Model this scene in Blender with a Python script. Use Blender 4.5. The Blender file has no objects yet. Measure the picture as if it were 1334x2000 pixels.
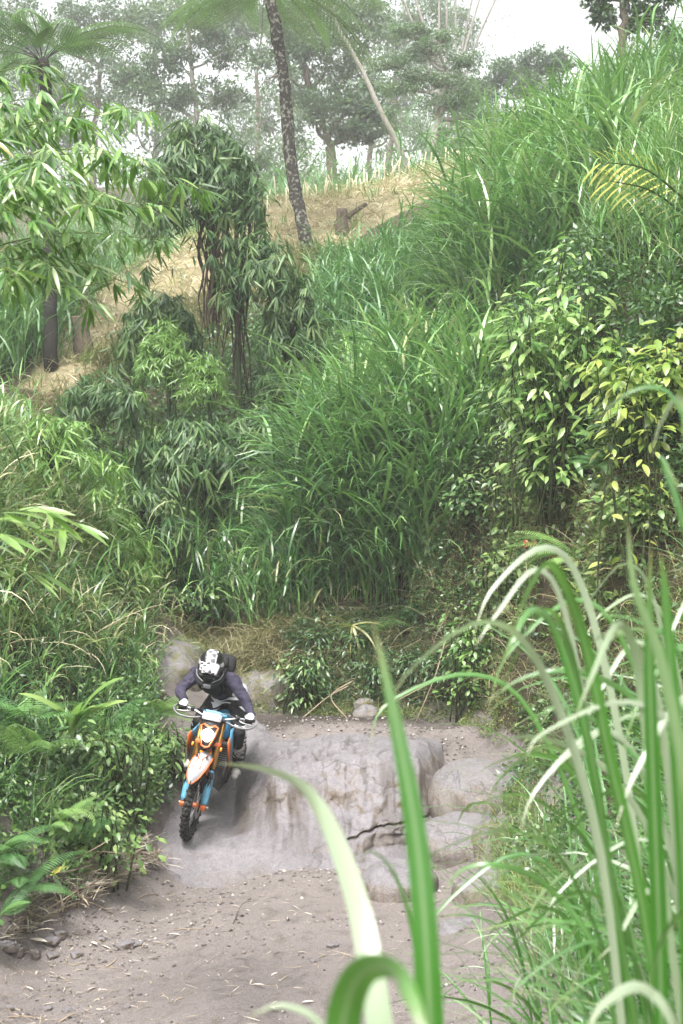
import bpy, bmesh, math, random
import numpy as np
from mathutils import Vector, Matrix
R = math.radians
rng = np.random.default_rng(7)
random.seed(7)
scene = bpy.context.scene
COL = scene.collection

# ------------------------------------------------------------------ camera, sky, sun, exposure
CAMZ, FPX = 3.4, 2778.0            # eye height above the sand, focal length in photo pixels (1334 x 2000)
cam_data = bpy.data.cameras.new('camera')
cam = bpy.data.objects.new('camera', cam_data); COL.objects.link(cam)
cam.location = (0, 0, CAMZ); cam.rotation_euler = (R(90), 0, 0)
cam_data.sensor_fit = 'VERTICAL'; cam_data.sensor_height = 36; cam_data.lens = 50
cam_data.clip_start = 0.05; cam_data.clip_end = 3000
cam_data.dof.use_dof = True; cam_data.dof.focus_distance = 14.3; cam_data.dof.aperture_fstop = 6.3
scene.camera = cam

world = bpy.data.worlds.new('World'); scene.world = world; world.use_nodes = True
wn = world.node_tree.nodes; wl = world.node_tree.links
SUN_EL, SUN_AZ = 62, 200           # degrees; azimuth clockwise from +Y
sky = wn.new('ShaderNodeTexSky'); sky.sky_type = 'NISHITA'; sky.sun_disc = False
sky.sun_elevation = R(SUN_EL); sky.sun_rotation = R(SUN_AZ)
sky.air_density = 1.0; sky.dust_density = 6.0; sky.ozone_density = 1.0
hs = wn.new('ShaderNodeHueSaturation'); hs.inputs['Saturation'].default_value = 0.12   # an even cloud layer takes the blue out
wl.new(sky.outputs[0], hs.inputs['Color'])
wl.new(hs.outputs[0], wn['Background'].inputs['Color'])
wn['Background'].inputs['Strength'].default_value = 0.15
sun_data = bpy.data.lights.new('sun', 'SUN'); sun_data.energy = 1.5; sun_data.angle = R(12); sun_data.color = (1, .97, .92)
sun = bpy.data.objects.new('sun', sun_data); COL.objects.link(sun)
az, el = R(SUN_AZ), R(SUN_EL)
sdir = Vector((math.sin(az) * math.cos(el), math.cos(az) * math.cos(el), math.sin(el)))
sun.rotation_euler = sdir.to_track_quat('Z', 'Y').to_euler(); sun.location = (0, 0, 60)
vs = scene.view_settings
vs.view_transform = 'Standard'; vs.look = 'None'; vs.gamma = 1; vs.use_curve_mapping = False; vs.exposure = 1.62
cy = scene.cycles
cy.max_bounces = 5; cy.diffuse_bounces = 2; cy.glossy_bounces = 2; cy.transmission_bounces = 2
cy.transparent_max_bounces = 8; cy.volume_bounces = 1; cy.caustics_reflective = False; cy.caustics_refractive = False
cy.use_denoising = True; cy.use_adaptive_sampling = True; cy.adaptive_threshold = .02; cy.sample_clamp_indirect = 6

# ------------------------------------------------------------------ helpers
def P(px, py, d):
    """photo pixel at a distance -> place in the valley"""
    return ((px - 667) / FPX * d, d, CAMZ + (1000 - py) / FPX * d)
def PV(px, py, d): return Vector(P(px, py, d))
def project(V):
    V = np.asarray(V); y = np.maximum(V[:, 1], .05)
    return 667 + FPX * V[:, 0] / y, 1000 - FPX * (V[:, 2] - CAMZ) / y
def inpoly(px, py, poly):
    px = np.asarray(px); c = np.zeros(px.shape, bool); n = len(poly)
    for i in range(n):
        x1, y1 = poly[i]; x2, y2 = poly[i - 1]
        if y1 == y2: continue
        m = ((y1 > py) != (y2 > py)) & (px < (x2 - x1) * (py - y1) / (y2 - y1) + x1)
        c ^= m
    return c
def _h(ix, iy, iz, s):
    n = (ix * 374761393 + iy * 668265263 + iz * 2147483647 + s * 1274126177) & 0xffffffff
    n = ((n ^ (n >> 13)) * 1274126177) & 0xffffffff
    return ((n ^ (n >> 16)) & 0xffff) / 65535.0
def vnoise(x, y, z=0.0, s=0):
    x, y, z = np.broadcast_arrays(np.asarray(x, float), np.asarray(y, float), np.asarray(z, float))
    ix, iy, iz = (np.floor(a).astype(np.int64) for a in (x, y, z))
    fx, fy, fz = x - ix, y - iy, z - iz
    fx, fy, fz = (f * f * (3 - 2 * f) for f in (fx, fy, fz))
    r = 0
    for dx in (0, 1):
        for dy in (0, 1):
            for dz in (0, 1):
                r = r + _h(ix + dx, iy + dy, iz + dz, s) * (fx if dx else 1 - fx) * (fy if dy else 1 - fy) * (fz if dz else 1 - fz)
    return r - .5
def fbm(x, y, z=0.0, s=0, o=4):
    r, a = 0, 1.0
    for k in range(o):
        r = r + a * vnoise(x * 2 ** k, y * 2 ** k, z * 2 ** k, s + k); a *= .5
    return r

def link_mesh(name, me, parent=None):
    o = bpy.data.objects.new(name, me); COL.objects.link(o)
    if parent is not None: o.parent = parent
    return o
def np_mesh(name, V, quads=None, tris=None, mats=(), col=None, smooth=True, midx=None):
    V = np.asarray(V, np.float32).reshape(-1, 3)
    q = np.zeros((0, 4), np.int32) if quads is None else np.asarray(quads, np.int32).reshape(-1, 4)
    t = np.zeros((0, 3), np.int32) if tris is None else np.asarray(tris, np.int32).reshape(-1, 3)
    me = bpy.data.meshes.new(name)
    me.vertices.add(len(V)); me.vertices.foreach_set('co', V.ravel())
    nl = q.size + t.size
    me.loops.add(nl); me.loops.foreach_set('vertex_index', np.concatenate([q.ravel(), t.ravel()]))
    st = np.concatenate([np.arange(len(q)) * 4, q.size + np.arange(len(t)) * 3]).astype(np.int32)
    me.polygons.add(len(st)); me.polygons.foreach_set('loop_start', st)
    if smooth: me.polygons.foreach_set('use_smooth', np.ones(len(st), bool))
    if col is not None:
        a = me.attributes.new('col', 'FLOAT_COLOR', 'POINT')
        c = np.ones((len(V), 4), np.float32); c[:, :3] = col; a.data.foreach_set('color', c.ravel())
    for m in mats: me.materials.append(m)
    if midx is not None: me.polygons.foreach_set('material_index', np.asarray(midx, np.int32))
    me.update(calc_edges=True)
    return me
class Geo:
    """collects numpy pieces into one mesh"""
    def __init__(s): s.V, s.Q, s.T, s.C, s.n = [], [], [], [], 0
    def add(s, V, Q=None, T=None, C=None):
        V = np.asarray(V, float).reshape(-1, 3)
        if Q is not None and len(Q): s.Q.append(np.asarray(Q).reshape(-1, 4) + s.n)
        if T is not None and len(T): s.T.append(np.asarray(T).reshape(-1, 3) + s.n)
        s.V.append(V); s.n += len(V)
        if C is None: C = np.full((len(V), 3), .5)
        s.C.append(np.broadcast_to(np.asarray(C, float), (len(V), 3)))
        return s
    def mesh(s, name, mats, smooth=True):
        return np_mesh(name, np.concatenate(s.V), np.concatenate(s.Q) if s.Q else None, np.concatenate(s.T) if s.T else None, mats, np.concatenate(s.C), smooth)
    def obj(s, name, mat, parent=None, smooth=True):
        return link_mesh(name, s.mesh(name, [mat] if not isinstance(mat, (list, tuple)) else mat, smooth), parent)
def tag(o, label=None, cat=None, group=None, kind=None):
    if label: o['label'] = label
    if cat: o['category'] = cat
    if group: o['group'] = group
    if kind: o['kind'] = kind
    return o
def empty(name, loc=(0, 0, 0), rot=(0, 0, 0)):
    o = bpy.data.objects.new(name, None); COL.objects.link(o); o.location = loc; o.rotation_euler = rot
    o.empty_display_size = .1
    return o

def tube(G, pts, rad, seg=6, C=None, cap=True, squash=1.0):
    """tapered tube along a polyline"""
    pts = np.asarray(pts, float); n = len(pts); rad = np.broadcast_to(np.asarray(rad, float), (n,))
    T = np.gradient(pts, axis=0); T /= np.linalg.norm(T, axis=1)[:, None] + 1e-9
    up = np.array([0, 0, 1.]) if abs(T[0, 2]) < .9 else np.array([1., 0, 0])
    A = np.cross(T, up); bad = np.linalg.norm(A, axis=1) < .2
    A[bad] = np.cross(T[bad], np.array([.3, .9, .1])); A /= np.linalg.norm(A, axis=1)[:, None] + 1e-9
    for i in range(1, n):                       # keep the frame from flipping
        a = A[i - 1] - T[i] * (A[i - 1] @ T[i]); A[i] = a / (np.linalg.norm(a) + 1e-9)
    B = np.cross(T, A)
    th = np.arange(seg) / seg * 2 * np.pi
    V = pts[:, None, :] + rad[:, None, None] * (np.cos(th)[None, :, None] * A[:, None, :] + squash * np.sin(th)[None, :, None] * B[:, None, :])
    V = V.reshape(-1, 3)
    i, j = np.meshgrid(np.arange(n - 1), np.arange(seg), indexing='ij'); k = (j + 1) % seg
    Q = np.stack([i * seg + j, i * seg + k, (i + 1) * seg + k, (i + 1) * seg + j], -1).reshape(-1, 4)
    Tt = None
    if cap:
        V = np.concatenate([V, pts[:1], pts[-1:]]); a, b = n * seg, n * seg + 1
        Tt = [(a, (q + 1) % seg, q) for q in range(seg)] + [(b, (n - 1) * seg + q, (n - 1) * seg + (q + 1) % seg) for q in range(seg)]
    G.add(V, Q, Tt, C); return G
def spline(pts, n=24):
    """Catmull-Rom through control points"""
    p = np.asarray(pts, float); p = np.concatenate([2 * p[:1] - p[1:2], p, 2 * p[-1:] - p[-2:-1]]); m = len(p) - 3
    u = np.linspace(0, m - 1e-6, n); k = u.astype(int); f = (u - k)[:, None]
    a, b, c, d = p[k], p[k + 1], p[k + 2], p[k + 3]
    return .5 * ((2 * b) + (c - a) * f + (2 * a - 5 * b + 4 * c - d) * f ** 2 + (3 * b - a - 3 * c + d) * f ** 3)

# ------------------------------------------------------------------ materials
def mat(name, base=(.5, .5, .5), rough=.6, metal=0, emit=None, strength=0, spec=.5, coat=0, alpha=None):
    m = bpy.data.materials.new(name); m.use_nodes = True; b = m.node_tree.nodes['Principled BSDF']
    b.inputs['Base Color'].default_value = (*base, 1); b.inputs['Roughness'].default_value = rough
    b.inputs['Metallic'].default_value = metal; b.inputs['Specular IOR Level'].default_value = spec; b.inputs['Coat Weight'].default_value = coat
    if emit: b.inputs['Emission Color'].default_value = (*emit, 1); b.inputs['Emission Strength'].default_value = strength
    return m
def N(m, t, **kw):
    n = m.node_tree.nodes.new(t)
    for k, v in kw.items():
        if k.startswith('i_'): n.inputs[k[2:].replace('_', ' ')].default_value = v
        else: setattr(n, k, v)
    return n
def L(m, a, b): m.node_tree.links.new(a, b)
def ramp(m, src, stops):
    r = N(m, 'ShaderNodeValToRGB'); e = r.color_ramp.elements
    while len(e) < len(stops): e.new(.5)
    for x, (p, c) in zip(e, stops): x.position = p; x.color = (*c, 1)
    L(m, src, r.inputs[0]); return r.outputs[0]
def noise(m, scale, detail=4, rough=.6, vec=None, dist=0):
    n = N(m, 'ShaderNodeTexNoise'); n.inputs['Scale'].default_value = scale; n.inputs['Detail'].default_value = detail
    n.inputs['Roughness'].default_value = rough; n.inputs['Distortion'].default_value = dist
    if vec is not None: L(m, vec, n.inputs['Vector'])
    return n.outputs['Fac']
def mixc(m, fac, a, b, mode='MIX'):
    x = N(m, 'ShaderNodeMix', data_type='RGBA', blend_type=mode)
    for s, v in ((0, fac), (6, a), (7, b)):
        if hasattr(v, 'is_linked'): L(m, v, x.inputs[s])
        else: x.inputs[s].default_value = v if s == 0 else (*v, 1)
    return x.outputs[2]
def math_(m, op, a, b=0.0):
    x = N(m, 'ShaderNodeMath', operation=op)
    for s, v in ((0, a), (1, b)):
        if hasattr(v, 'is_linked'): L(m, v, x.inputs[s])
        else: x.inputs[s].default_value = v
    return x.outputs[0]
def bump(m, h, strength=.5, dist=.02):
    b = N(m, 'ShaderNodeBump'); b.inputs['Strength'].default_value = strength; b.inputs['Distance'].default_value = dist
    L(m, h, b.inputs['Height']); L(m, b.outputs[0], m.node_tree.nodes['Principled BSDF'].inputs['Normal'])
def leafmat(name, stops, rough=.42, trans=.35, spec=.6, tip=None, coat=.2, rib=None, sheen=0):
    """leaf colour picked per leaf (col.r), optionally a different tip (col.g runs along the leaf)"""
    m = bpy.data.materials.new(name); m.use_nodes = True; nt = m.node_tree; b = nt.nodes['Principled BSDF']
    at = N(m, 'ShaderNodeAttribute', attribute_name='col'); sp = N(m, 'ShaderNodeSeparateColor'); L(m, at.outputs['Color'], sp.inputs[0])
    c = ramp(m, sp.outputs[0], stops)
    if tip: 
        f = math_(m, 'POWER', sp.outputs[1], 14); c = mixc(m, f, c, tip)
    if rib:
        w_ = math_(m, 'POWER', math_(m, 'ABSOLUTE', math_(m, 'SINE', math_(m, 'MULTIPLY', sp.outputs[2], 26))), 3); c = mixc(m, math_(m, 'MULTIPLY', w_, .28), c, (.02, .07, .01)); c = mixc(m, math_(m, 'MULTIPLY', math_(m, 'POWER', sp.outputs[2], 7), .7), c, rib)
    L(m, c, b.inputs['Base Color']); b.inputs['Roughness'].default_value = rough; b.inputs['Specular IOR Level'].default_value = spec; b.inputs['Coat Weight'].default_value = coat; b.inputs['Sheen Weight'].default_value = sheen; b.inputs['Sheen Roughness'].default_value = .45; b.inputs['Coat Roughness'].default_value = .28
    tr = N(m, 'ShaderNodeBsdfTranslucent'); tc = mixc(m, .35, c, (.26, .52, .08)); L(m, tc, tr.inputs['Color'])
    mx = N(m, 'ShaderNodeMixShader'); mx.inputs[0].default_value = trans
    L(m, b.outputs[0], mx.inputs[1]); L(m, tr.outputs[0], mx.inputs[2]); L(m, mx.outputs[0], nt.nodes['Material Output'].inputs['Surface'])
    return m
def barkmat(name, a, b_, scale=18, spots=None):
    m = mat(name, a, .9, spec=.2)
    tc = N(m, 'ShaderNodeTexCoord'); mp = N(m, 'ShaderNodeMapping'); mp.inputs['Scale'].default_value = (1, 1, .35); L(m, tc.outputs['Object'], mp.inputs[0])
    n = noise(m, scale, 6, .65, mp.outputs[0]); c = ramp(m, n, [(.3, a), (.7, b_)])
    if spots:
        s = noise(m, scale * .55, 3, .5, tc.outputs['Object']); f = ramp(m, s, [(.52, (0, 0, 0)), (.6, (1, 1, 1))]); c = mixc(m, f, c, spots)
    L(m, c, m.node_tree.nodes['Principled BSDF'].inputs['Base Color']); bump(m, n, .8, .02)
    return m
M = {}
M['grass'] = leafmat('elephant_grass_leaf', [(0, (.028, .10, .026)), (.5, (.072, .205, .046)), (.85, (.15, .31, .07)), (.94, (.22, .37, .11)), (1, (.36, .37, .18))], .32, .26, coat=.4, sheen=.3)
M['grass_dark'] = leafmat('dark_grass_leaf', [(0, (.022, .075, .030)), (.6, (.045, .13, .045)), (1, (.10, .20, .07))], .4, .3)  # a darker green for grass
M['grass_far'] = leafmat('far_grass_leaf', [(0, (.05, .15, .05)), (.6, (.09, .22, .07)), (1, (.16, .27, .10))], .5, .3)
M['grass_near'] = leafmat('near_grass_leaf', [(0, (.022, .11, .010)), (.45, (.042, .18, .016)), (.7, (.085, .25, .035)), (.85, (.27, .37, .20)), (1, (.42, .48, .36))], .3, .36, coat=.7, rib=(.30, .40, .22), sheen=.15, tip=(.36, .28, .12))  # pale end of the ramp paints white sky sheen into some blades
M['grass_yellow'] = leafmat('yellowish_grass_leaf', [(0, (.08, .16, .04)), (.6, (.16, .24, .06)), (1, (.32, .30, .12))], .45, .35)
M['straw'] = leafmat('straw', [(0, (.27, .22, .12)), (.5, (.46, .40, .25)), (1, (.62, .56, .40))], .7, .15)
M['drygrass'] = leafmat('dry_grass', [(0, (.09, .085, .04)), (.5, (.19, .17, .075)), (1, (.34, .29, .15))], .7, .2)
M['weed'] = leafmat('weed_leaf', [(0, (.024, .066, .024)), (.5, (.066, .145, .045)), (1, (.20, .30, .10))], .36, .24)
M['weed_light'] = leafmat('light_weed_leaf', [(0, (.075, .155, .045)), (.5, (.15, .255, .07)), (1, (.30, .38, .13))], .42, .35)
M['shrub_light'] = leafmat('light_shrub_leaf', [(0, (.10, .23, .06)), (.5, (.19, .34, .09)), (1, (.34, .46, .15))], .36, .38)
M['shrub_yellow'] = leafmat('yellow_shrub_leaf', [(0, (.12, .23, .04)), (.5, (.22, .33, .06)), (1, (.38, .42, .10))], .36, .4)
M['palm_yellow'] = leafmat('yellow_palm_leaflet', [(0, (.34, .38, .06)), (1, (.55, .52, .12))], .4, .35)
M['bamboo'] = leafmat('bamboo_leaf', [(0, (.05, .13, .035)), (.5, (.12, .25, .055)), (.85, (.25, .40, .10)), (.93, (.38, .48, .22)), (1, (.45, .36, .12))], .32, .38, coat=.5)
M['bamboo_dark'] = leafmat('dark_bamboo_leaf', [(0, (.024, .060, .022)), (.6, (.055, .120, .036)), (1, (.14, .21, .075))], .45, .22, spec=.4, coat=0)
M['bamboo_lime'] = leafmat('lime_bamboo_leaf', [(0, (.10, .22, .05)), (1, (.22, .36, .07))], .4, .35)
M['fern'] = leafmat('fern_leaf', [(0, (.045, .13, .045)), (.6, (.09, .21, .06)), (1, (.18, .32, .09))], .5, .35)
M['fern_light'] = leafmat('light_fern_leaf', [(0, (.12, .24, .07)), (1, (.26, .40, .12))], .5, .38)
M['treefern'] = leafmat('tree_fern_leaf', [(0, (.06, .13, .055)), (.6, (.11, .20, .08)), (1, (.20, .30, .13))], .5, .3)
M['tree'] = leafmat('tree_leaf', [(0, (.030, .070, .035)), (.6, (.055, .11, .05)), (1, (.10, .16, .075))], .45, .25)
M['tree_light'] = leafmat('feathery_tree_leaf', [(0, (.07, .13, .07)), (1, (.14, .21, .11))], .5, .3)
M['moss'] = leafmat('moss', [(0, (.06, .10, .03)), (.5, (.12, .16, .04)), (1, (.24, .25, .07))], .8, .2)
M['red'] = mat('red_petal', (.75, .16, .10), .6)
M['bark_dark'] = barkmat('dark_fern_trunk_bark', (.012, .011, .010), (.05, .045, .04), 30)
M['bark_spot'] = barkmat('lichen_spotted_bark', (.018, .016, .014), (.06, .052, .045), 26, (.20, .20, .17))
M['bark_pale'] = barkmat('pale_bark', (.20, .185, .16), (.34, .32, .28), 14)
M['bark'] = barkmat('brown_bark', (.055, .042, .032), (.15, .12, .09), 18)
M['culm'] = barkmat('bamboo_culm', (.06, .10, .03), (.14, .17, .06), 8)
M['culm_dark'] = barkmat('dark_green_culm', (.02, .04, .018), (.05, .08, .03), 8)
M['stem'] = barkmat('green_stem', (.05, .09, .025), (.11, .16, .05), 20)
M['root'] = barkmat('hanging_root_bark', (.020, .015, .012), (.085, .06, .045), 25)
M['stick'] = barkmat('dry_stick', (.20, .15, .10), (.42, .34, .25), 25)
M['deadleaf'] = leafmat('dead_leaf', [(0, (.16, .115, .075)), (.5, (.30, .24, .17)), (1, (.55, .50, .43))], .75, .1)
M['stem_dark'] = barkmat('dark_stem', (.025, .035, .015), (.06, .075, .03), 20)
# ------------------------------------------------------------------ terrain
_c = [  # photo pixel + distance of points on the bare ground
 (300,1690,13.65),(200,1722,12.8),(80,1790,11.7),(0,1830,11.2),(0,1650,11.8),(100,1550,13),(250,1500,14.3),(290,1610,14.0),(150,1350,14.5),(270,1400,15.5),
 (0,1400,13),(0,1200,14),(150,1200,16),(250,1260,17.3),(100,1000,17),(0,850,17),(200,1050,19),(0,1000,15),
 (480,1390,17.2),(700,1402,17),(900,1430,16.2),(960,1440,15.6),
 (500,1335,17.6),(560,1250,18),(640,1185,18.6),(800,1175,18.6),(700,1340,17.7),(600,1345,17.7),(800,1345,17.6),(930,1335,17.2),(930,1384,17.0),(800,1390,17.2),(600,1388,17.3),
 (325,1232,18.3),(330,1330,16.9),(430,1275,19),(350,1180,21),(300,1000,22.5),(400,900,21.5),(450,780,23),(200,900,20.5),(250,650,26),(150,720,24),
 (600,800,22),(650,650,25),(820,640,25),(600,500,30),(450,600,27),(700,420,32),(850,330,34),(560,390,33),(400,460,31),(280,510,29.5),(180,575,28),(80,650,26.5),(0,720,25),
 (900,1000,17.9),(1000,1200,16.5),(1000,1430,16),(1010,1550,14),(1100,1400,14.5),(1200,1300,13),(1150,1150,14.5),(1150,1000,15),(1300,1000,13),(1250,850,13.5),(1100,800,15.5),
 (1300,650,14),(1150,600,17),(1000,700,20),(1000,600,23),(1334,450,18),(1200,450,22),(1000,450,27),(1100,400,28),(1300,290,25),(1000,330,33),(1334,230,28)]
_g = [(-3,8,0),(-1,8,0),(.4,8,.02),(-3,10,.02),(-1,10,0),(.5,10,0),(-2.2,12,.04),(-1,12,0),(.4,12,0),(1.2,12,.08),(-.5,13.5,0),(.5,13.5,0),(-2,6,.05),(-.4,6,.15),
 (1.5,9,.55),(2.2,9,1.4),(3.2,9,2.6),(1.0,6,.6),(2.4,6,1.8),(0,4,.9),(-3,4,.4),(2,4,1.8),(0,2,1.55),(0,0,1.7),(-2,0,1.5),(2,0,2.2),(0,-6,1.9),(-6,-6,2),(6,-6,3),
 (-1.3,15.3,.2),(0,15.2,.4),(1.2,15,.4),(-1.4,14.3,-.1),(0,14.3,-.1),(1.0,14.2,.0),(-1.2,16.4,.6),(0,16.4,.90),(.9,16.2,.88),(-.7,16.6,.88),
 (-5,10,2.5),(-5,13,3.6),(-7,16,5),(-8,20,5.6),(-4,8,1.2),(-6,5,1.8),(-12,15,7),(-12,25,7),(6,12,6.5),(5,8,4),(8,18,10),(10,25,13),(5,3,3.5),(9,3,5),(14,12,10),
 (-7,32,6),(-12,36,6),(-2,38,10.2),(3,38,11.8),(8,34,12.4),(-8,44,8.5),(0,46,12.5),(6,46,13),(15,45,15),(-20,50,9),(0,60,16),(-20,62,15),(20,60,17),(-8,55,13),
 (0,100,26),(-40,100,28),(40,100,23),(0,200,34),(-100,150,34),(100,150,30),(-60,40,20),(60,40,24),(-60,0,16),(60,0,22),(0,-60,6),(-120,280,40),(120,280,38),(0,280,38),(-160,0,24),(160,0,30),(0,-100,8)]
_pt = np.array([P(*c) for c in _c] + _g, float)
_k = lambda d: np.sqrt(d * d + .35 ** 2)
_n = len(_pt)
_A = np.zeros((_n + 3, _n + 3)); _A[:_n, :_n] = _k(np.linalg.norm(_pt[:, None, :2] - _pt[None, :, :2], axis=2)) - np.eye(_n) * .02
_A[:_n, _n] = 1; _A[:_n, _n + 1:] = _pt[:, :2]; _A[_n, :_n] = 1; _A[_n + 1:, :_n] = _pt[:, :2].T
_w = np.linalg.solve(_A, np.concatenate([_pt[:, 2], np.zeros(3)]))
def H(x, y):
    x = np.asarray(x, float); y = np.asarray(y, float); sh = np.broadcast(x, y).shape
    x = np.broadcast_to(x, sh).ravel(); y = np.broadcast_to(y, sh).ravel(); out = np.empty(len(x))
    for s in range(0, len(x), 20000):
        e = slice(s, s + 20000); d = np.hypot(x[e, None] - _pt[None, :, 0], y[e, None] - _pt[None, :, 1])
        out[e] = _k(d) @ _w[:_n] + _w[_n] + _w[_n + 1] * x[e] + _w[_n + 2] * y[e]
    sand = np.clip(1.4 - out * 1.2, 0, 1) * (y < 17.5) * (y > 7)
    amp = .03 + .09 * (1 - sand) * np.clip((out - .2), 0, 1)
    out += amp * fbm(x * 1.3, y * 1.3, 0, 3)
    rut = np.exp(-((x + .55 + .16 * (y - 11)) / .16) ** 2) + .8 * np.exp(-((x + 1.35 + .10 * (y - 11)) / .2) ** 2)
    out -= .045 * rut * sand * (y < 13.4)
    out += .035 * fbm(x * 3.1, y * 3.1, 0, 9, 3) * np.exp(-((y - 13.5) / .6) ** 2) * (out < .4)
    lb = np.clip((-x - 2.0) / .8, 0, 1) * np.clip((y - 10.5) / 1, 0, 1) * np.clip((22 - y) / 3, 0, 1); out += .55 * lb * fbm(x * .8, y * .8, 0, 15, 3)
    return out.reshape(sh)
def H1(x, y): return float(H(np.array([x]), np.array([y]))[0])
def axis(dense, a, b, fr, far):
    c = np.arange(a, b + 1e-6, dense); out = list(c); s = dense; v = b
    while v < far[1]: s *= fr; v += s; out.append(v)
    s = dense; v = a
    while v > far[0]: s *= fr; v -= s; out.insert(0, v)
    return np.array(out)
gx = axis(.11, -7, 7, 1.16, (-160, 160)); gy = axis(.11, 7.5, 35, 1.13, (-60, 260))
GX, GY = np.meshgrid(gx, gy); GZ = H(GX, GY)
nx, ny = len(gx), len(gy)
V = np.stack([GX, GY, GZ], -1).reshape(-1, 3)
i, j = np.meshgrid(np.arange(ny - 1), np.arange(nx - 1), indexing='ij')
Q = np.stack([i * nx + j, i * nx + j + 1, (i + 1) * nx + j + 1, (i + 1) * nx + j], -1).reshape(-1, 4)
ppx, ppy = project(V)
Z_STRAW = [(40, 760), (180, 570), (400, 450), (560, 375), (700, 335), (900, 290), (960, 320), (740, 440), (600, 520), (500, 590), (330, 640), (230, 700), (120, 770)]
inst = inpoly(ppx, ppy, Z_STRAW) & (V[:, 1] > 22)
sandm = np.clip((1.2 - V[:, 2]) / .25, 0, 1) * ((V[:, 1] > 6.5) & (V[:, 1] < 17.8) & (V[:, 0] > -3.3) & (V[:, 0] < 2.2))
hump = ((V[:, 0] + 2.2) / .75) ** 2 + ((V[:, 1] - 17.7) / 1.2) ** 2 < 1
colr = np.zeros((len(V), 3)); colr[:, 0] = np.maximum(sandm, hump); colr[:, 1] = inst
colr[:, 2] = np.minimum(1, 1.7 * np.exp(-((V[:, 0] + .2) / 1.2) ** 2 - ((V[:, 1] - 16.98) / .3) ** 2))     # damp seep along the foot of the bank
mg = mat('valley_ground', (.2, .15, .1), .95, spec=.25)
at = N(mg, 'ShaderNodeAttribute', attribute_name='col'); sp = N(mg, 'ShaderNodeSeparateColor'); L(mg, at.outputs['Color'], sp.inputs[0])
tc = N(mg, 'ShaderNodeTexCoord'); ob = tc.outputs['Object']
n1 = noise(mg, 1.6, 5, .6, ob); n2 = noise(mg, 34, 5, .7, ob); n3 = noise(mg, 190, 2, .6, ob)
sand = mixc(mg, .5, ramp(mg, n1, [(.3, (.145, .122, .114)), (.7, (.25, .217, .206))]), ramp(mg, n2, [(.3, (.088, .074, .069)), (.55, (.215, .185, .175)), (.8, (.33, .295, .28))]))
sand = mixc(mg, .55, sand, ramp(mg, n3, [(.34, (.05, .042, .039)), (.5, (.198, .171, .162)), (.68, (.42, .385, .365))]))
n4 = noise(mg, 5.5, 6, .7, ob, .5); sand = mixc(mg, ramp(mg, n4, [(.52, (0, 0, 0)), (.68, (.6, .6, .6))]), sand, (.075, .062, .056))
soil = ramp(mg, n2, [(.3, (.035, .030, .018)), (.7, (.10, .082, .048))])
straw = ramp(mg, n2, [(.3, (.22, .18, .10)), (.7, (.38, .33, .21))])
f1 = math_(mg, 'ADD', sp.outputs[0], math_(mg, 'MULTIPLY', math_(mg, 'SUBTRACT', n2, .5), .5))
f1 = ramp(mg, f1, [(.4, (0, 0, 0)), (.6, (1, 1, 1))])
c = mixc(mg, sp.outputs[1], soil, straw); c = mixc(mg, f1, c, sand)
c = mixc(mg, math_(mg, 'MULTIPLY', sp.outputs[2], .9), c, (.045, .036, .03))
L(mg, c, mg.node_tree.nodes['Principled BSDF'].inputs['Base Color'])
rr = N(mg, 'ShaderNodeMapRange'); L(mg, sp.outputs[2], rr.inputs[0]); rr.inputs[3].default_value = .95; rr.inputs[4].default_value = .45
L(mg, rr.outputs[0], mg.node_tree.nodes['Principled BSDF'].inputs['Roughness'])
bump(mg, math_(mg, 'ADD', n2, math_(mg, 'MULTIPLY', n3, .6)), .9, .02)
ground = link_mesh('ground', np_mesh('ground', V, Q, None, [mg], colr)); ground['kind'] = 'structure'

# ------------------------------------------------------------------ stream rocks
mr = mat('stream_rock', (.4, .36, .36), .75, spec=.35)
tc = N(mr, 'ShaderNodeTexCoord'); ob = tc.outputs['Object']; geo = N(mr, 'ShaderNodeNewGeometry')
mp = N(mr, 'ShaderNodeMapping'); mp.inputs['Scale'].default_value = (5, 5, .7); L(mr, ob, mp.inputs[0])
n1 = noise(mr, 2.2, 6, .6, ob, .4); n2 = noise(mr, 26, 6, .7, ob); n3 = noise(mr, 2.4, 5, .65, mp.outputs[0], .6)
c = ramp(mr, n1, [(.28, (.085, .078, .085)), (.5, (.165, .153, .166)), (.72, (.265, .245, .258))])
c = mixc(mr, .5, c, ramp(mr, n2, [(.3, (.07, .062, .063)), (.5, (.16, .149, .157)), (.7, (.27, .252, .26))]))
n5 = noise(mr, 120, 3, .6, ob); c = mixc(mr, .35, c, ramp(mr, n5, [(.32, (.05, .044, .044)), (.5, (.18, .167, .172)), (.7, (.33, .31, .31))]))
sep = N(mr, 'ShaderNodeSeparateXYZ'); L(mr, geo.outputs['Normal'], sep.inputs[0])
steep = ramp(mr, sep.outputs[2], [(.28, (1, 1, 1)), (.68, (0, 0, 0))])
stain = ramp(mr, n3, [(.47, (0, 0, 0)), (.62, (1, 1, 1))])
st = math_(mr, 'MULTIPLY', steep, stain)
at = N(mr, 'ShaderNodeAttribute', attribute_name='col'); sc_ = N(mr, 'ShaderNodeSeparateColor'); L(mr, at.outputs['Color'], sc_.inputs[0])
c = mixc(mr, math_(mr, 'MULTIPLY', steep, .5), c, (.235, .198, .166)); c = mixc(mr, math_(mr, 'MULTIPLY', st, .85), c, (.12, .088, .055))
mossf = math_(mr, 'MULTIPLY', sc_.outputs[0], ramp(mr, noise(mr, 7, 5, .7, ob), [(.42, (0, 0, 0)), (.6, (1, 1, 1))]))
c = mixc(mr, math_(mr, 'MULTIPLY', mossf, .8), c, (.12, .12, .035))
c = mixc(mr, sc_.outputs[1], c, (.065, .050, .038))
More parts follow.
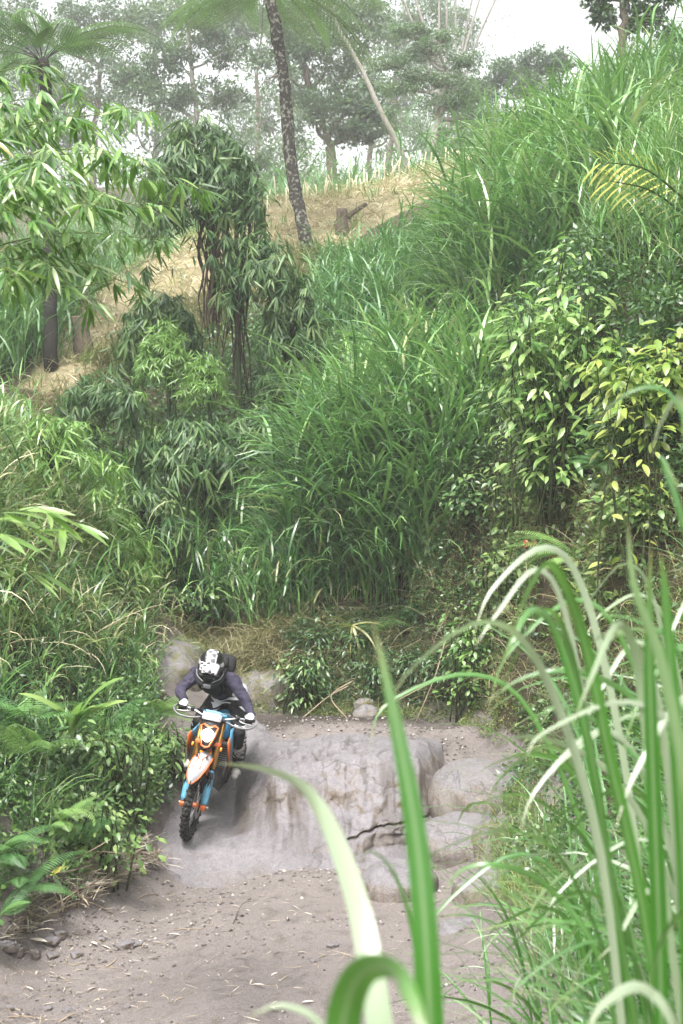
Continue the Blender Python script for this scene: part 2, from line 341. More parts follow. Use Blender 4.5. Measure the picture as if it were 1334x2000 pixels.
L(mr, c, mr.node_tree.nodes['Principled BSDF'].inputs['Base Color'])
vo = N(mr, 'ShaderNodeTexVoronoi', feature='DISTANCE_TO_EDGE'); vo.inputs['Scale'].default_value = .7
wv = N(mr, 'ShaderNodeVectorMath', operation='ADD'); nz = N(mr, 'ShaderNodeTexNoise'); nz.inputs['Scale'].default_value = 3.5; nz.inputs['Detail'].default_value = 5; L(mr, ob, nz.inputs['Vector'])
sv = N(mr, 'ShaderNodeVectorMath', operation='SCALE'); sv.inputs['Scale'].default_value = .55; L(mr, nz.outputs['Color'], sv.inputs[0]); L(mr, ob, wv.inputs[0]); L(mr, sv.outputs[0], wv.inputs[1]); L(mr, wv.outputs[0], vo.inputs['Vector'])
crack = ramp(mr, vo.outputs['Distance'], [(.0, (0, 0, 0)), (.006, (1, 1, 1))])
pit = ramp(mr, noise(mr, 9, 6, .75, ob, .3), [(.30, (0, 0, 0)), (.42, (1, 1, 1))])
c2 = mixc(mr, math_(mr, 'MULTIPLY', math_(mr, 'SUBTRACT', 1.0, crack), .4), c, (.06, .052, .05)); c2 = mixc(mr, math_(mr, 'MULTIPLY', math_(mr, 'SUBTRACT', 1.0, pit), .35), c2, (.085, .073, .07))
mp2 = N(mr, 'ShaderNodeMapping'); mp2.inputs['Scale'].default_value = (3.2, .8, 1.0); mp2.inputs['Rotation'].default_value = (0, 0, .25); L(mr, ob, mp2.inputs[0])
damp = ramp(mr, noise(mr, 2.2, 6, .65, mp2.outputs[0], .5), [(.5, (0, 0, 0)), (.66, (1, 1, 1))]); c2 = mixc(mr, math_(mr, 'MULTIPLY', damp, .45), c2, (.115, .105, .11))
L(mr, c2, mr.node_tree.nodes['Principled BSDF'].inputs['Base Color'])
L(mr, math_(mr, 'SUBTRACT', .78, math_(mr, 'MULTIPLY', damp, .38)), mr.node_tree.nodes['Principled BSDF'].inputs['Roughness'])
hh_ = math_(mr, 'ADD', math_(mr, 'ADD', n2, math_(mr, 'MULTIPLY', n1, 1.5)), n3); hh_ = math_(mr, 'ADD', hh_, math_(mr, 'ADD', math_(mr, 'MULTIPLY', crack, .5), math_(mr, 'MULTIPLY', pit, .4)))
bump(mr, hh_, .65, .03)

prof = {  # x -> (y, z) points from the sand up over the lip and back under the bank
 -2.45: [(13.7,-.6),(13.85,-.6),(14.1,-.55),(14.5,-.5),(15.0,-.5),(15.5,-.4),(16.2,-.2),(17.3,.0)],
 -2.2: [(13.7,-.4),(13.85,-.08),(14.1,.12),(14.5,.22),(15.0,.25),(15.5,.30),(16.2,.45),(17.3,.6)],
 -1.9: [(13.4,-.4),(13.72,.02),(14.05,.21),(14.55,.37),(15.0,.45),(15.5,.52),(16.2,.70),(17.3,.85)],
 -1.5: [(13.35,-.4),(13.68,.02),(14.07,.19),(14.5,.28),(15.0,.375),(15.5,.475),(16.2,.72),(17.3,.93)],
 -1.26: [(13.35,-.4),(13.70,.02),(14.05,.165),(14.5,.265),(15.0,.37),(15.5,.475),(16.2,.76),(17.3,.95)],
 -1.12: [(13.35,-.4),(13.70,.02),(14.05,.13),(14.45,.16),(14.9,.30),(15.4,.52),(16.2,.84),(17.3,.96)],
 -.70: [(13.3,-.4),(13.66,.02),(13.98,.20),(14.25,.38),(14.46,.68),(14.8,.76),(15.6,.88),(16.5,.72)],
 -.45: [(13.3,-.4),(13.64,.02),(13.92,.20),(14.18,.38),(14.44,.71),(14.85,.85),(15.6,.92),(16.5,.74)],
 0.0: [(13.3,-.4),(13.64,.04),(13.86,.22),(14.12,.48),(14.40,.82),(14.8,.92),(15.6,.94),(16.5,.76)],
 .45: [(13.25,-.4),(13.66,.09),(13.9,.26),(14.16,.56),(14.44,.87),(14.85,.95),(15.6,.94),(16.5,.76)],
 .78: [(13.35,-.4),(13.75,.06),(13.98,.22),(14.22,.52),(14.48,.85),(14.85,.93),(15.6,.93),(16.5,.76)],
 .93: [(13.65,-.4),(14.0,.04),(14.2,.15),(14.4,.30),(14.6,.52),(14.9,.80),(15.6,.90),(16.5,.74)],
 1.12: [(13.75,-.4),(14.1,-.05),(14.35,.12),(14.6,.28),(14.9,.40),(15.2,.52),(15.8,.78),(16.6,.70)]}
sx = np.array(sorted(prof)); py_ = np.array([[p[0] for p in prof[x]] for x in sx]); pz_ = np.array([[p[1] for p in prof[x]] for x in sx])
nu, nv = 230, 190
ux = np.linspace(sx[0], sx[-1], nu)
yy = np.stack([np.interp(ux, sx, py_[:, k]) for k in range(8)], 1); zz = np.stack([np.interp(ux, sx, pz_[:, k]) for k in range(8)], 1)
rows = []
for k in range(nu):
    s = spline(np.stack([yy[k], zz[k]], 1), 400); d = np.concatenate([[0], np.cumsum(np.hypot(*np.diff(s, axis=0).T) * np.where(s[1:, 0] < 15.2, 2.2, 1))])
    t = np.linspace(0, d[-1], nv); rows.append(np.stack([np.full(nv, ux[k]), np.interp(t, d, s[:, 0]), np.interp(t, d, s[:, 1])], 1))
RV = np.stack(rows, 0)
# relief: lumps, vertical flutes on the face, scalloped hollows on top
x, y, z = RV[..., 0].copy(), RV[..., 1].copy(), RV[..., 2].copy()
face = np.clip((x + .95) / .15, 0, 1) * np.clip((.9 - x) / .1, 0, 1) * np.clip((14.55 - y) / .2, 0, 1) * np.clip((z - .05) / .15, 0, 1)
ramp_track = np.exp(-((x + 1.42) / .28) ** 2) * (y < 15.8)
lump = .085 * fbm(x * 2.2, y * 2.2, z * 2.2, 11, 5) * (1 - .75 * ramp_track * (y > 13.85)) - .05 * (y < 13.8) * np.abs(fbm(x * 3, y * 1.0, 0, 88, 3))
flute = .15 * (np.abs(fbm(x * 5.5, 0 * y, z * 1.0, 21, 3)) - .12) + .10 * fbm(x * 8, y * 2, z * 6, 5, 4)
RV[..., 1] += face * flute * 1.0
top = np.clip((y - 14.4) / .3, 0, 1) * np.clip((x + .9) / .2, 0, 1)
pits = np.clip(.12 - np.abs(fbm(x * 3.0, y * 2.0, 0, 31, 4)), 0, 1)
rid = 1 - 2 * np.abs(fbm(x * 3.4, y * 3.4, z * 3.4, 71, 4))
RV[..., 2] += lump - top * .4 * pits + .012 * (rid - .6) * (1 - .8 * ramp_track)
RV[..., 1] += face * .03 * (rid - .6)
RV[..., 0] += .03 * fbm(x * 4, y * 4, z * 4, 41, 3) * (1 - ramp_track)
# the crack that splits the block low on its right side
crk = np.abs((z - .30) - .22 * (x - .55) - .06 * fbm(x * 7, 0 * y, 0, 51, 3)); cm = np.exp(-(crk / .010) ** 2) * (x > .05) * (y < 14.5)
RV[..., 1] += .07 * cm
# a ledge undercut below the crack
under = np.clip((x - .1) / .2, 0, 1) * np.clip((.22 - z) / .1, 0, 1) * np.clip((z + .02) / .05, 0, 1) * (y < 14.3)
RV[..., 1] += .16 * under
i, j = np.meshgrid(np.arange(nu - 1), np.arange(nv - 1), indexing='ij')
Q = np.stack([i * nv + j, (i + 1) * nv + j, (i + 1) * nv + j + 1, i * nv + j + 1], -1).reshape(-1, 4)
rc = np.zeros((nu, nv, 3)); rc[..., 1] = cm * .8
drip = np.exp(-((x + .60) / .26) ** 2) * np.clip((z - .1) / .15, 0, 1) * np.clip((.72 - z) / .12, 0, 1) * (y < 14.5)
rc[..., 1] = np.maximum(rc[..., 1], .95 * drip * np.clip(.55 + 2.6 * fbm(x * 16, 0 * y, z * 2.0, 61, 3), 0, 1))
rc[..., 1] = np.maximum(rc[..., 1], np.clip(top * pits * 5 - .12, 0, .7)); rc[..., 1] = np.maximum(rc[..., 1], .75 * np.exp(-((x + 1.0) / .10) ** 2) * np.clip((y - 14.05) / .2, 0, 1) * np.clip((14.9 - y) / .3, 0, 1)); rc[..., 1] = np.maximum(rc[..., 1], .6 * face * np.clip(2.2 * fbm(x * 7, 0 * y, z * 1.2, 91, 4) - .12, 0, 1))  # darkened top pits, shade painted into the notch by the ramp, face streaks
rc[..., 0] = np.exp(-((x + 2.0) / .2) ** 2) * .4
rock = link_mesh('rock_outcrop', np_mesh('rock_outcrop', RV.reshape(-1, 3), Q, None, [mr], rc.reshape(-1, 3)))
tag(rock, 'broad pale grey rock ledge with the motorcycle rolling down its sloping end', 'rock')

def boulder(name, c, r, seed, label=None, rot=0, flat=.0, moss=0, n=26, parent=None, group=None, ampl=.28, pw=.8):
    th = np.linspace(0, np.pi, n)[:, None]; ph = np.linspace(0, 2 * np.pi, 2 * n, endpoint=False)[None, :]
    d = np.stack([np.sin(th) * np.cos(ph), np.sin(th) * np.sin(ph), np.cos(th) * np.ones_like(ph)], -1)
    d2 = np.sign(d) * np.abs(d) ** pw; q = d2 * (1 + ampl * fbm(d[..., 0] * 1.4 + seed, d[..., 1] * 1.4, d[..., 2] * 1.4, seed, 2)[..., None] + .10 * fbm(d[..., 0] * 4 + seed, d[..., 1] * 4, d[..., 2] * 4, seed + 3, 3)[..., None])
    q = q * np.array(r); cr, sr = math.cos(rot), math.sin(rot)
    q = np.stack([q[..., 0] * cr - q[..., 1] * sr, q[..., 0] * sr + q[..., 1] * cr, q[..., 2]], -1)
    i, j = np.meshgrid(np.arange(n - 1), np.arange(2 * n), indexing='ij'); k = (j + 1) % (2 * n)
    Q = np.stack([i * 2 * n + j, (i + 1) * 2 * n + j, (i + 1) * 2 * n + k, i * 2 * n + k], -1).reshape(-1, 4)
    C = np.zeros((n * 2 * n, 3)); C[:, 0] = moss
    o = link_mesh(name, np_mesh(name, q.reshape(-1, 3), Q, None, [mr], C), parent); o.location = c
    if label: tag(o, label, 'boulder', group)
    return o
boulder('boulder', (1.42, 14.55, .40), (.58, .62, .42), 3, 'tall rounded pale boulder beside the channel at the right of the ledge', .3, moss=.25)
boulder('boulder', (1.18, 13.55, .12), (.46, .50, .36), 5, 'smooth grey boulder just in front of the tall rounded one', -.4, moss=.1)
boulder('boulder', (1.62, 13.2, .22), (.42, .45, .34), 7, 'moss streaked boulder half hidden in the grass bank', .8, moss=.9)
boulder('boulder', (.52, 12.75, .03), (.36, .33, .25), 9, 'low grey boulder at the foot of the cracked ledge', .2)
boulder('boulder', (1.35, 12.3, .05), (.40, .30, .22), 12, 'flat pale boulder on the sand under the grass tips', -.2, moss=.3)
boulder('boulder', (1.0, 11.3, .02), (.26, .22, .14), 14, 'small pale boulder lying on the sand behind the tall blades', .5)
boulder('boulder', (.30, 16.95, .98), (.16, .13, .11), 16, 'small grey stone at the edge of the damp stream bed', .1, moss=.3)
boulder('boulder', (.27, 17.12, 1.06), (.12, .1, .1), 18, 'little mossy stone behind the grey one at the bank foot', .6, moss=.9)
boulder('boulder', (-2.25, 18.0, 1.30), (.60, 1.0, .52), 22, 'bare sandy hump in the gully behind the rider', .15, moss=1, ampl=.2)
boulder('boulder', (-1.0, 17.85, 1.02), (.52, .55, .40), 24, 'mossy tan rock shoulder just behind the rider', -.5, moss=1, ampl=.25)
# ------------------------------------------------------------------ plant builders
def blades(G, root, az, Ln, W, e0, droop, seg=6, roll=0.0, rnd=None, shape='grass', bend=1.3, az2=0.0, fold=0.0):
    """arching grass blades, all at once. root (n,3); other arguments scalars or (n,)"""
    root = np.asarray(root, float); n = len(root)
    f = lambda a: np.broadcast_to(np.asarray(a, float), (n,))
    az, Ln, W, e0, droop, roll, az2 = map(f, (az, Ln, W, e0, droop, roll, az2))
    if rnd is None: rnd = rng.random(n)
    t = np.linspace(0, 1, seg + 1)
    e = e0[:, None] - droop[:, None] * t[None] ** bend
    a = az[:, None] + az2[:, None] * t[None]
    step = Ln[:, None] / seg
    d = np.stack([np.cos(e) * np.cos(a), np.cos(e) * np.sin(a), np.sin(e)], -1) * step[..., None]
    p = root[:, None] + np.concatenate([np.zeros((n, 1, 3)), np.cumsum(d[:, :-1], 1)], 1)
    if shape == 'grass': w = np.minimum(1, .55 + 1.6 * t) * np.clip(1 - t ** 2.2, 0.02, 1)
    elif shape == 'lance': w = np.sin(np.pi * np.clip(t * .96 + .03, 0, 1)) ** .8 + .02
    else: w = 1 - .95 * t
    side = np.stack([-np.sin(a), np.cos(a), np.zeros_like(a)], -1)
    tn = d / (np.linalg.norm(d, axis=-1, keepdims=True) + 1e-9); nrm = np.cross(tn, side)
    cr, sr = np.cos(roll)[:, None, None], np.sin(roll)[:, None, None]
    s2 = side * cr + nrm * sr
    hw = (.5 * W[:, None] * w[None])[..., None]
    m = seg + 1
    if fold:
        n2 = np.cross(tn, s2)
        V = np.stack([p - s2 * hw + n2 * hw * fold, p, p + s2 * hw + n2 * hw * fold], 2).reshape(-1, 3); k = 3
    else:
        V = np.stack([p - s2 * hw, p + s2 * hw], 2).reshape(-1, 3); k = 2
    base = (np.arange(n) * m * k)[:, None]
    qs = []
    for c_ in range(k - 1):
        o = np.arange(seg) * k + c_
        qs.append(np.stack([base + o, base + o + 1, base + o + k + 1, base + o + k], -1).reshape(-1, 4))
    C = np.stack([np.repeat(rnd, m * k), np.tile(np.repeat(t, k), n), np.tile([0., 1., 0.] if k == 3 else [0., 0.], n * m)], -1)
    G.add(V, np.concatenate(qs), None, C); return G
def leaves(G, pos, dirv, nrm, Ln, W, rnd=None, kind=6, cup=.15, droop=.0):
    """flat leaves: 4-corner ('far') or 6-corner pointed ones with a fold along the middle"""
    pos = np.asarray(pos, float); n = len(pos)
    if n == 0: return G
    if rnd is None: rnd = rng.random(n)
    d = dirv / (np.linalg.norm(dirv, axis=1)[:, None] + 1e-9)
    s = np.cross(d, nrm); s /= np.linalg.norm(s, axis=1)[:, None] + 1e-9; u = np.cross(s, d)
    Ln = np.broadcast_to(Ln, (n,))[:, None]; W = np.broadcast_to(W, (n,))[:, None] * .5
    if kind == 4:
        V = np.stack([pos, pos + d * Ln * .45 + s * W, pos + d * Ln, pos + d * Ln * .45 - s * W], 1).reshape(-1, 3)
        Q = (np.arange(n) * 4)[:, None] + np.arange(4)[None]; C = np.repeat(rnd, 4)
        G.add(V, Q, None, np.stack([C, np.tile([0, .5, 1, .5], n), 0 * C], -1)); return G
    a = pos + d * Ln * .28 - u * droop * Ln * .06; b = pos + d * Ln * .62 - u * droop * Ln * .22; tip = pos + d * Ln - u * droop * Ln * .5
    V = np.stack([pos, a + s * W * .85 + u * W * cup, a, a - s * W * .85 + u * W * cup, b + s * W * .8 + u * W * cup, b, b - s * W * .8 + u * W * cup, tip], 1).reshape(-1, 3)
    o = (np.arange(n) * 8)[:, None]
    Q = np.concatenate([o + np.array([[1, 4, 5, 2]]), o + np.array([[2, 5, 6, 3]])])
    T = np.concatenate([o + np.array([[k]]) if 0 else o + np.array([f]) for f in ((0, 1, 2), (0, 2, 3), (4, 7, 5), (5, 7, 6))])
    C = np.repeat(rnd, 8); G.add(V, Q, T, np.stack([C, np.tile([0, .3, .3, .3, .6, .6, .6, 1], n), 0 * C], -1)); return G
def rdir(n, up=0.0):
    v = rng.normal(size=(n, 3)); v /= np.linalg.norm(v, axis=1)[:, None]; v[:, 2] += up
    return v / (np.linalg.norm(v, axis=1)[:, None] + 1e-9)
def scatter(n, xr, yr, poly=None, cond=None):
    """random spots on the ground whose picture position falls in a zone"""
    x = rng.uniform(*xr, n); y = rng.uniform(*yr, n); z = H(x, y); V = np.stack([x, y, z], -1)
    px, py = project(V); m = (px > -160) & (px < 1500)
    if poly is not None: m &= inpoly(px, py, poly)
    if cond is not None: m &= cond(V, px, py)
    return V[m]
def tall_grass(G, roots, hgt, nst=7, nl=7, LL=(.6, 1.0), W=.024, spread=.16, lean=.16, seg=6, rnd0=.5, rs=.3, droop=(1.0, 2.3), stemr=.006, dead=.05):
    n = len(roots)
    if n == 0: return
    hgt = np.broadcast_to(hgt, (n,))
    r = np.repeat(roots, nst, 0); h = np.repeat(hgt, nst) * rng.uniform(.55, 1.05, n * nst); cr = np.repeat(rng.normal(rnd0, rs * .5, n), nst)
    r = r + np.stack([rng.normal(0, spread, n * nst), rng.normal(0, spread, n * nst), np.zeros(n * nst)], -1)
    la = rng.uniform(0, 2 * np.pi, n * nst); ll = np.abs(rng.normal(0, lean, n * nst))
    tv = np.stack([np.cos(la) * ll, np.sin(la) * ll, np.ones(n * nst)], -1)
    # stems
    blades(G, r, la, h * .95, stemr * 2.2, np.pi / 2 - ll, ll * .4, 3, rng.uniform(0, 3, n * nst), np.clip(cr + .1, 0, .9), 'taper')
    m = n * nst
    for k in range(nl):
        f = (k + .6) / nl; f = .12 + .86 * f + rng.normal(0, .04, m)
        a = rng.uniform(0, 2 * np.pi, m)
        q = r + tv * (h * f)[:, None]
        q[:, 2] -= .04
        e = rng.uniform(.9, 1.35, m) + .15 * (k == nl - 1)
        dr = rng.uniform(*droop, m) * (1.0 if k < nl - 1 else .75)
        l = rng.uniform(*LL, m) * (.75 + .35 * np.sin(np.pi * min(f.mean(), 1))) * np.clip(h, .4, 1.6) / 1.3
        c = np.clip(cr + rng.normal(0, rs * .5, m), 0, .93); c[rng.random(m) < dead] = 1
        blades(G, q, a, l, W * rng.uniform(.7, 1.15, m), e, dr, seg, rng.normal(0, .35, m), c, 'grass', 1.25, rng.normal(0, .5, m))
def tufts(G, roots, L0, n=24, W=.012, seg=4, e=(.7, 1.5), droop=(.6, 1.8), rnd=(.2, .8), sp=.05):
    k = len(roots)
    if k == 0: return
    r = np.repeat(roots, n, 0); m = len(r); r = r + rng.normal(0, sp, (m, 3)) * [1, 1, .2]
    L_ = np.repeat(np.broadcast_to(L0, (k,)), n) * rng.uniform(.5, 1.1, m)
    c = np.clip(np.repeat(rng.uniform(*rnd, k), n) + rng.normal(0, .15, m), 0, 1)
    blades(G, r, rng.uniform(0, 2 * np.pi, m), L_, W * rng.uniform(.6, 1.2, m), rng.uniform(*e, m), rng.uniform(*droop, m), seg, rng.normal(0, .4, m), c)
def leafcloud(G, centres, rad, n, Ln, W, kind=4, up=.35, rnd=(.1, .9), shell=.55, droop=.2, squash=.8):
    """leaves spread through blob volumes, denser towards the outside"""
    centres = np.asarray(centres, float); k = len(centres); rad = np.broadcast_to(rad, (k,))
    d = rdir(k * n); rr = np.repeat(rad, n) * (shell + (1 - shell) * rng.random(k * n)) * rng.uniform(.75, 1.2, k * n)
    p = np.repeat(centres, n, 0) + d * rr[:, None] * [1, 1, squash]
    dv = d * .7 + rdir(k * n) * .8; dv[:, 2] -= droop
    nr = rdir(k * n) * .6 + d * .3 + np.array([0, 0, .7])
    c = np.clip(np.repeat(rng.uniform(*rnd, k), n) + rng.normal(0, .16, k * n), 0, 1)
    leaves(G, p, dv, nr, Ln * rng.uniform(.6, 1.25, k * n), W * rng.uniform(.7, 1.2, k * n), c, kind)
def frond(G, base, az, Ln, e0, droop, npin=26, plen=.3, mode='pinnate', rnd=.5, GS=None, stipe=.12, pw=.085, hang=.5):
    """one fern frond: arching rachis with paired pinnae (bipinnate: with pinnules)"""
    t = np.linspace(0, 1, npin + 1); e = e0 - droop * t ** 1.2
    d = np.stack([np.cos(e) * math.cos(az), np.cos(e) * math.sin(az), np.sin(e)], -1) * (Ln / npin)
    p = np.asarray(base, float) + np.concatenate([np.zeros((1, 3)), np.cumsum(d[:-1], 0)])
    tube(GS if GS is not None else G, p[::2] if npin > 12 else p, np.linspace(.006, .0015, len(p[::2] if npin > 12 else p)) * (Ln / 1.0) ** .7, 4, (rnd, .2, 0), cap=False)
    side = np.array([-math.sin(az), math.cos(az), 0]); tn = d / np.linalg.norm(d, axis=1)[:, None]; nr = np.cross(tn, side); nr *= np.sign(nr[:, 2:3] + 1e-6)
    m = t >= stipe; tt = (t[m] - stipe) / (1 - stipe); prof = np.sin(np.pi * (tt * .93 + .07) ** .62) ** .8 * plen
    for sg in (-1, 1):
        dv = sg * side[None] * .93 + tn[m] * .42 - np.array([0, 0, 1]) * hang * .35
        k = len(tt)
        if mode == 'pinnate':
            leaves(G, p[m], dv, nr[m] + 0 * dv, prof, np.maximum(plen * pw, prof * .15), np.clip(rnd + rng.normal(0, .12, k), 0, 1), 6, .12, hang)
        else:
            dv /= np.linalg.norm(dv, axis=1)[:, None]; ns = 11
            s = (np.arange(ns) + .7) / ns
            curve = -np.array([0, 0, 1])[None, None] * (s[None, :, None] ** 2 * prof[:, None, None] * hang * .6)
            q = p[m][:, None] + dv[:, None] * (s[None, :, None] * prof[:, None, None]) + curve
            pl = (prof[:, None] * .17 * np.sin(np.pi * (s * .85 + .12))[None] + .004)
            dd = np.repeat(dv[:, None], ns, 1)
            for s2 in (-1, 1):
                pv = s2 * tn[m][:, None] * .9 + dd * .5 + np.array([0, 0, -.25 * hang])
                leaves(G, q.reshape(-1, 3), pv.reshape(-1, 3), np.repeat(nr[m][:, None], ns, 1).reshape(-1, 3), pl.ravel(), pl.ravel() * .42, np.clip(rnd + rng.normal(0, .12, k * ns), 0, 1), 4)
    return p
def fern(name, base, n, Ln, label, matl='fern', group=None, az=None, e0=(.5, 1.1), droop=(1.0, 1.7), npin=30, plen=.22, mode='pinnate', cat='fern'):
    root = tag(empty(name, base), label, cat, group)
    for k in range(n):
        a = rng.uniform(0, 2 * np.pi) if az is None else rng.uniform(*az)
        g = Geo(); frond(g, (0, 0, 0), a, Ln * rng.uniform(.7, 1.1), rng.uniform(*e0), rng.uniform(*droop), npin, plen * rng.uniform(.85, 1.1), mode, rng.uniform(.2, .8))
        g.obj('frond', M[matl], root)
    return root
# shared single-leaf meshes for plants whose leaves are told apart one by one
def leaf_mesh(name, Ln, W, matl, rnd, cup=.2, droop=.4, seg=5, shape='lance'):
    g = Geo(); blades(g, np.zeros((1, 3)), 0, Ln, W, 0.12, droop, seg, 0, np.array([rnd]), shape, 1.2, 0, cup)
    return g.mesh(name, [matl])
def place_leaf(meshes, name, parent, pos, dirv, nrm, scale):
    o = bpy.data.objects.new(name, random.choice(meshes)); COL.objects.link(o); o.parent = parent
    x = Vector(dirv).normalized(); z = Vector(nrm); y = z.cross(x)
    if y.length < 1e-4: y = Vector((0, 1, 0))
    y.normalize(); z = x.cross(y)
    o.matrix_local = Matrix.Translation(Vector(pos)) @ Matrix((x, y, z)).transposed().to_4x4() @ Matrix.Scale(scale, 4)
    return o
# ------------------------------------------------------------------ ground vegetation nobody could count
STF = lambda o, l, c: tag(o, l, c, kind='stuff')
notrock = lambda V, px, py: ~((V[:, 0] > -2.0) & (V[:, 0] < 1.9) & (V[:, 1] > 7) & (V[:, 1] < 17.1)) & (V[:, 2] > .02)
# tall grass clump above the stream bank
G = Geo()
Z1 = [(600, 1195), (640, 1040), (760, 1015), (900, 1010), (930, 1080), (860, 1175), (760, 1190)]
r = scatter(2600, (-1.5, 2.5), (18.3, 21), Z1); r = r[:150]
tall_grass(G, r, rng.uniform(1.5, 2.2, len(r)), 5, 8, (1.0, 1.55), .052, .17, .15, rnd0=.45, rs=.7, dead=.02)
Z1b = [(620, 1040), (660, 900), (760, 800), (930, 790), (960, 930), (900, 1010)]
r = scatter(2600, (-1.5, 3), (18.5, 23), Z1b)[:90]
tall_grass(G, r, 1.4, 5, 7, (.9, 1.4), .048, .2, .18, rnd0=.65, rs=.6)
STF(G.obj('elephant_grass', M['grass']), 'big clump of tall deep green elephant grass above the undercut bank', 'grass')
# lower grass to its left, running down behind the rider
G = Geo()
Z2 = [(330, 1190), (360, 1090), (470, 1030), (620, 960), (640, 1180), (560, 1230), (450, 1235)]
r = scatter(4200, (-4, .5), (17.5, 24), Z2)[:150]
tall_grass(G, r, rng.uniform(.75, 1.35, len(r)), 6, 6, (.65, 1.05), .032, .18, .22, rnd0=.5, rs=.6, dead=.08)
STF(G.obj('elephant_grass', M['grass']), 'lower tangle of green grass left of the big clump, behind the rider', 'grass')
# slope above
G = Geo()
Z3 = [(880, 660), (910, 540), (985, 450), (1060, 400), (1200, 390), (1260, 460), (1180, 560), (1060, 620), (960, 690)]
r = scatter(4000, (1, 7), (20, 31), Z3)[:230]
tall_grass(G, r, rng.uniform(1.3, 2.1, len(r)), 5, 7, (1.0, 1.55), .056, .22, .16, seg=5, rnd0=.55, rs=.7)
STF(G.obj('elephant_grass', M['grass']), 'tall green grass stand covering the upper slope below the white sky', 'grass')
G = Geo()
Z3b = [(630, 670), (650, 600), (740, 560), (880, 510), (900, 560), (860, 660), (740, 690)]
r = scatter(4000, (-2, 4), (22, 33), Z3b)[:200]
tall_grass(G, r, rng.uniform(.6, 1.2, len(r)), 6, 6, (.7, 1.1), .038, .25, .22, seg=5, rnd0=.45, rs=.7)
STF(G.obj('elephant_grass', M['grass_far']), 'thin shorter grass on the slope below the old cut stump', 'grass')
G = Geo()
Z4 = [(1210, 610), (1180, 470), (1250, 400), (1340, 330), (1480, 330), (1480, 620)]
r = scatter(3000, (2.5, 8), (13, 26), Z4)[:120]
tall_grass(G, r, rng.uniform(.7, 1.2, len(r)), 8, 7, (.7, 1.1), .022, .2, .22, seg=5, rnd0=.75, rs=.3, droop=(.6, 1.8))
STF(G.obj('elephant_grass', M['grass']), 'fine bright green grass under the yellow palm frond', 'grass')
G = Geo()
r = scatter(5000, (3, 9), (24, 36), [(1130, 420), (1100, 330), (1200, 270), (1480, 200), (1480, 380), (1300, 400)])[:110]
tall_grass(G, r, rng.uniform(1.2, 2.0, len(r)), 6, 6, (.8, 1.3), .046, .22, .15, seg=4, rnd0=.5, rs=.4)
STF(G.obj('elephant_grass', M['grass']), 'tall grass on the right hand crest at the foot of the tall trunk', 'grass')
# far fields in the haze
G = Geo()
def farc(V, px, py): return (V[:, 1] > 36) & (py > 0)
r = scatter(9000, (-14, 12), (36.5, 62), None, farc)[:330]
tall_grass(G, r, rng.uniform(1.1, 2.2, len(r)), 6, 6, (.9, 1.3), .045, .5, .15, seg=3, rnd0=.5, rs=.4)
r = scatter(6000, (-14, -4.4), (23, 38), [(-160, 800), (-160, 480), (150, 480), (210, 540), (110, 650), (20, 760)])[:330]
tall_grass(G, r, rng.uniform(1.0, 1.6, len(r)), 7, 6, (.8, 1.2), .035, .4, .15, seg=4, rnd0=.6, rs=.4)
STF(G.obj('elephant_grass', M['grass_far']), 'hazy field of pale green tall grass beyond the ridge', 'grass')
# straw on the cut strip and short stubble
G = Geo()
r = scatter(26000, (-7, 5), (22, 36), Z_STRAW)
tufts(G, r[:1500], rng.uniform(.25, .5, min(1500, len(r))), 11, .022, 3, (.0, .9), (.2, 1.4), (.2, .95), .12)
STF(G.obj('straw', M['straw']), 'pale cut straw lying along the ridge of the slope', 'straw')
G = Geo()
Z5 = [(120, 760), (260, 640), (460, 560), (600, 480), (640, 520), (620, 640), (520, 620), (440, 720), (300, 660), (220, 760), (100, 830), (30, 800)]
r = scatter(9000, (-8, 2), (20, 33), Z5)[:520]
tufts(G, r, rng.uniform(.35, .7, len(r)), 20, .016, 4, (.3, 1.3), (.6, 2.0), (.1, .9), .12)
STF(G.obj('grass', M['drygrass']), 'rough yellowing grass below the straw strip', 'grass')
# undergrowth: small leaves over every slope
def under(name, zone, n, xr, yr, matl, rad, k, Ln, W, label, rnd=(.1, .8), cond=None, kind=4, lift=.9):
    G = Geo(); r = scatter(n, xr, yr, zone, cond)
    r = r + np.stack([0 * r[:, 0], 0 * r[:, 0], rad * lift * rng.random(len(r))], -1)
    leafcloud(G, r, rad * rng.uniform(.6, 1.2, len(r)), int(k * .7), Ln * 1.14, W * 1.14, kind, rnd=rnd)
    return STF(G.obj(name, M[matl]), label, 'undergrowth')
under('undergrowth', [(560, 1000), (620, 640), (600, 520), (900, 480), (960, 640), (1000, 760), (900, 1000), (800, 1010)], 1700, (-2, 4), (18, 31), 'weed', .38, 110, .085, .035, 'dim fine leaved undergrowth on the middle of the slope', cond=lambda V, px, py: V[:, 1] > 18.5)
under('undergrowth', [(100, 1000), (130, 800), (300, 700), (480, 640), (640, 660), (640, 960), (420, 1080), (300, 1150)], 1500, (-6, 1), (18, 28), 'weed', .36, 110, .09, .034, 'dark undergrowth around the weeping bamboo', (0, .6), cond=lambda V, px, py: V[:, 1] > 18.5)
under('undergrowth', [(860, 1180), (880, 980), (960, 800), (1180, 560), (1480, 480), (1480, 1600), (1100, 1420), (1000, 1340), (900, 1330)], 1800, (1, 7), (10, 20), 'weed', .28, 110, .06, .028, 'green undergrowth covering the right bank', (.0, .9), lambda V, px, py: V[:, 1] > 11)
under('undergrowth', [(-160, 1800), (-160, 760), (90, 800), (200, 1000), (300, 1180), (290, 1400), (310, 1500), (290, 1640), (200, 1690), (60, 1770)], 1700, (-6, -1.6), (10.5, 20), 'weed', .24, 120, .055, .026, 'leafy green weeds over the left bank', (.1, .95), lambda V, px, py: V[:, 2] > .22)
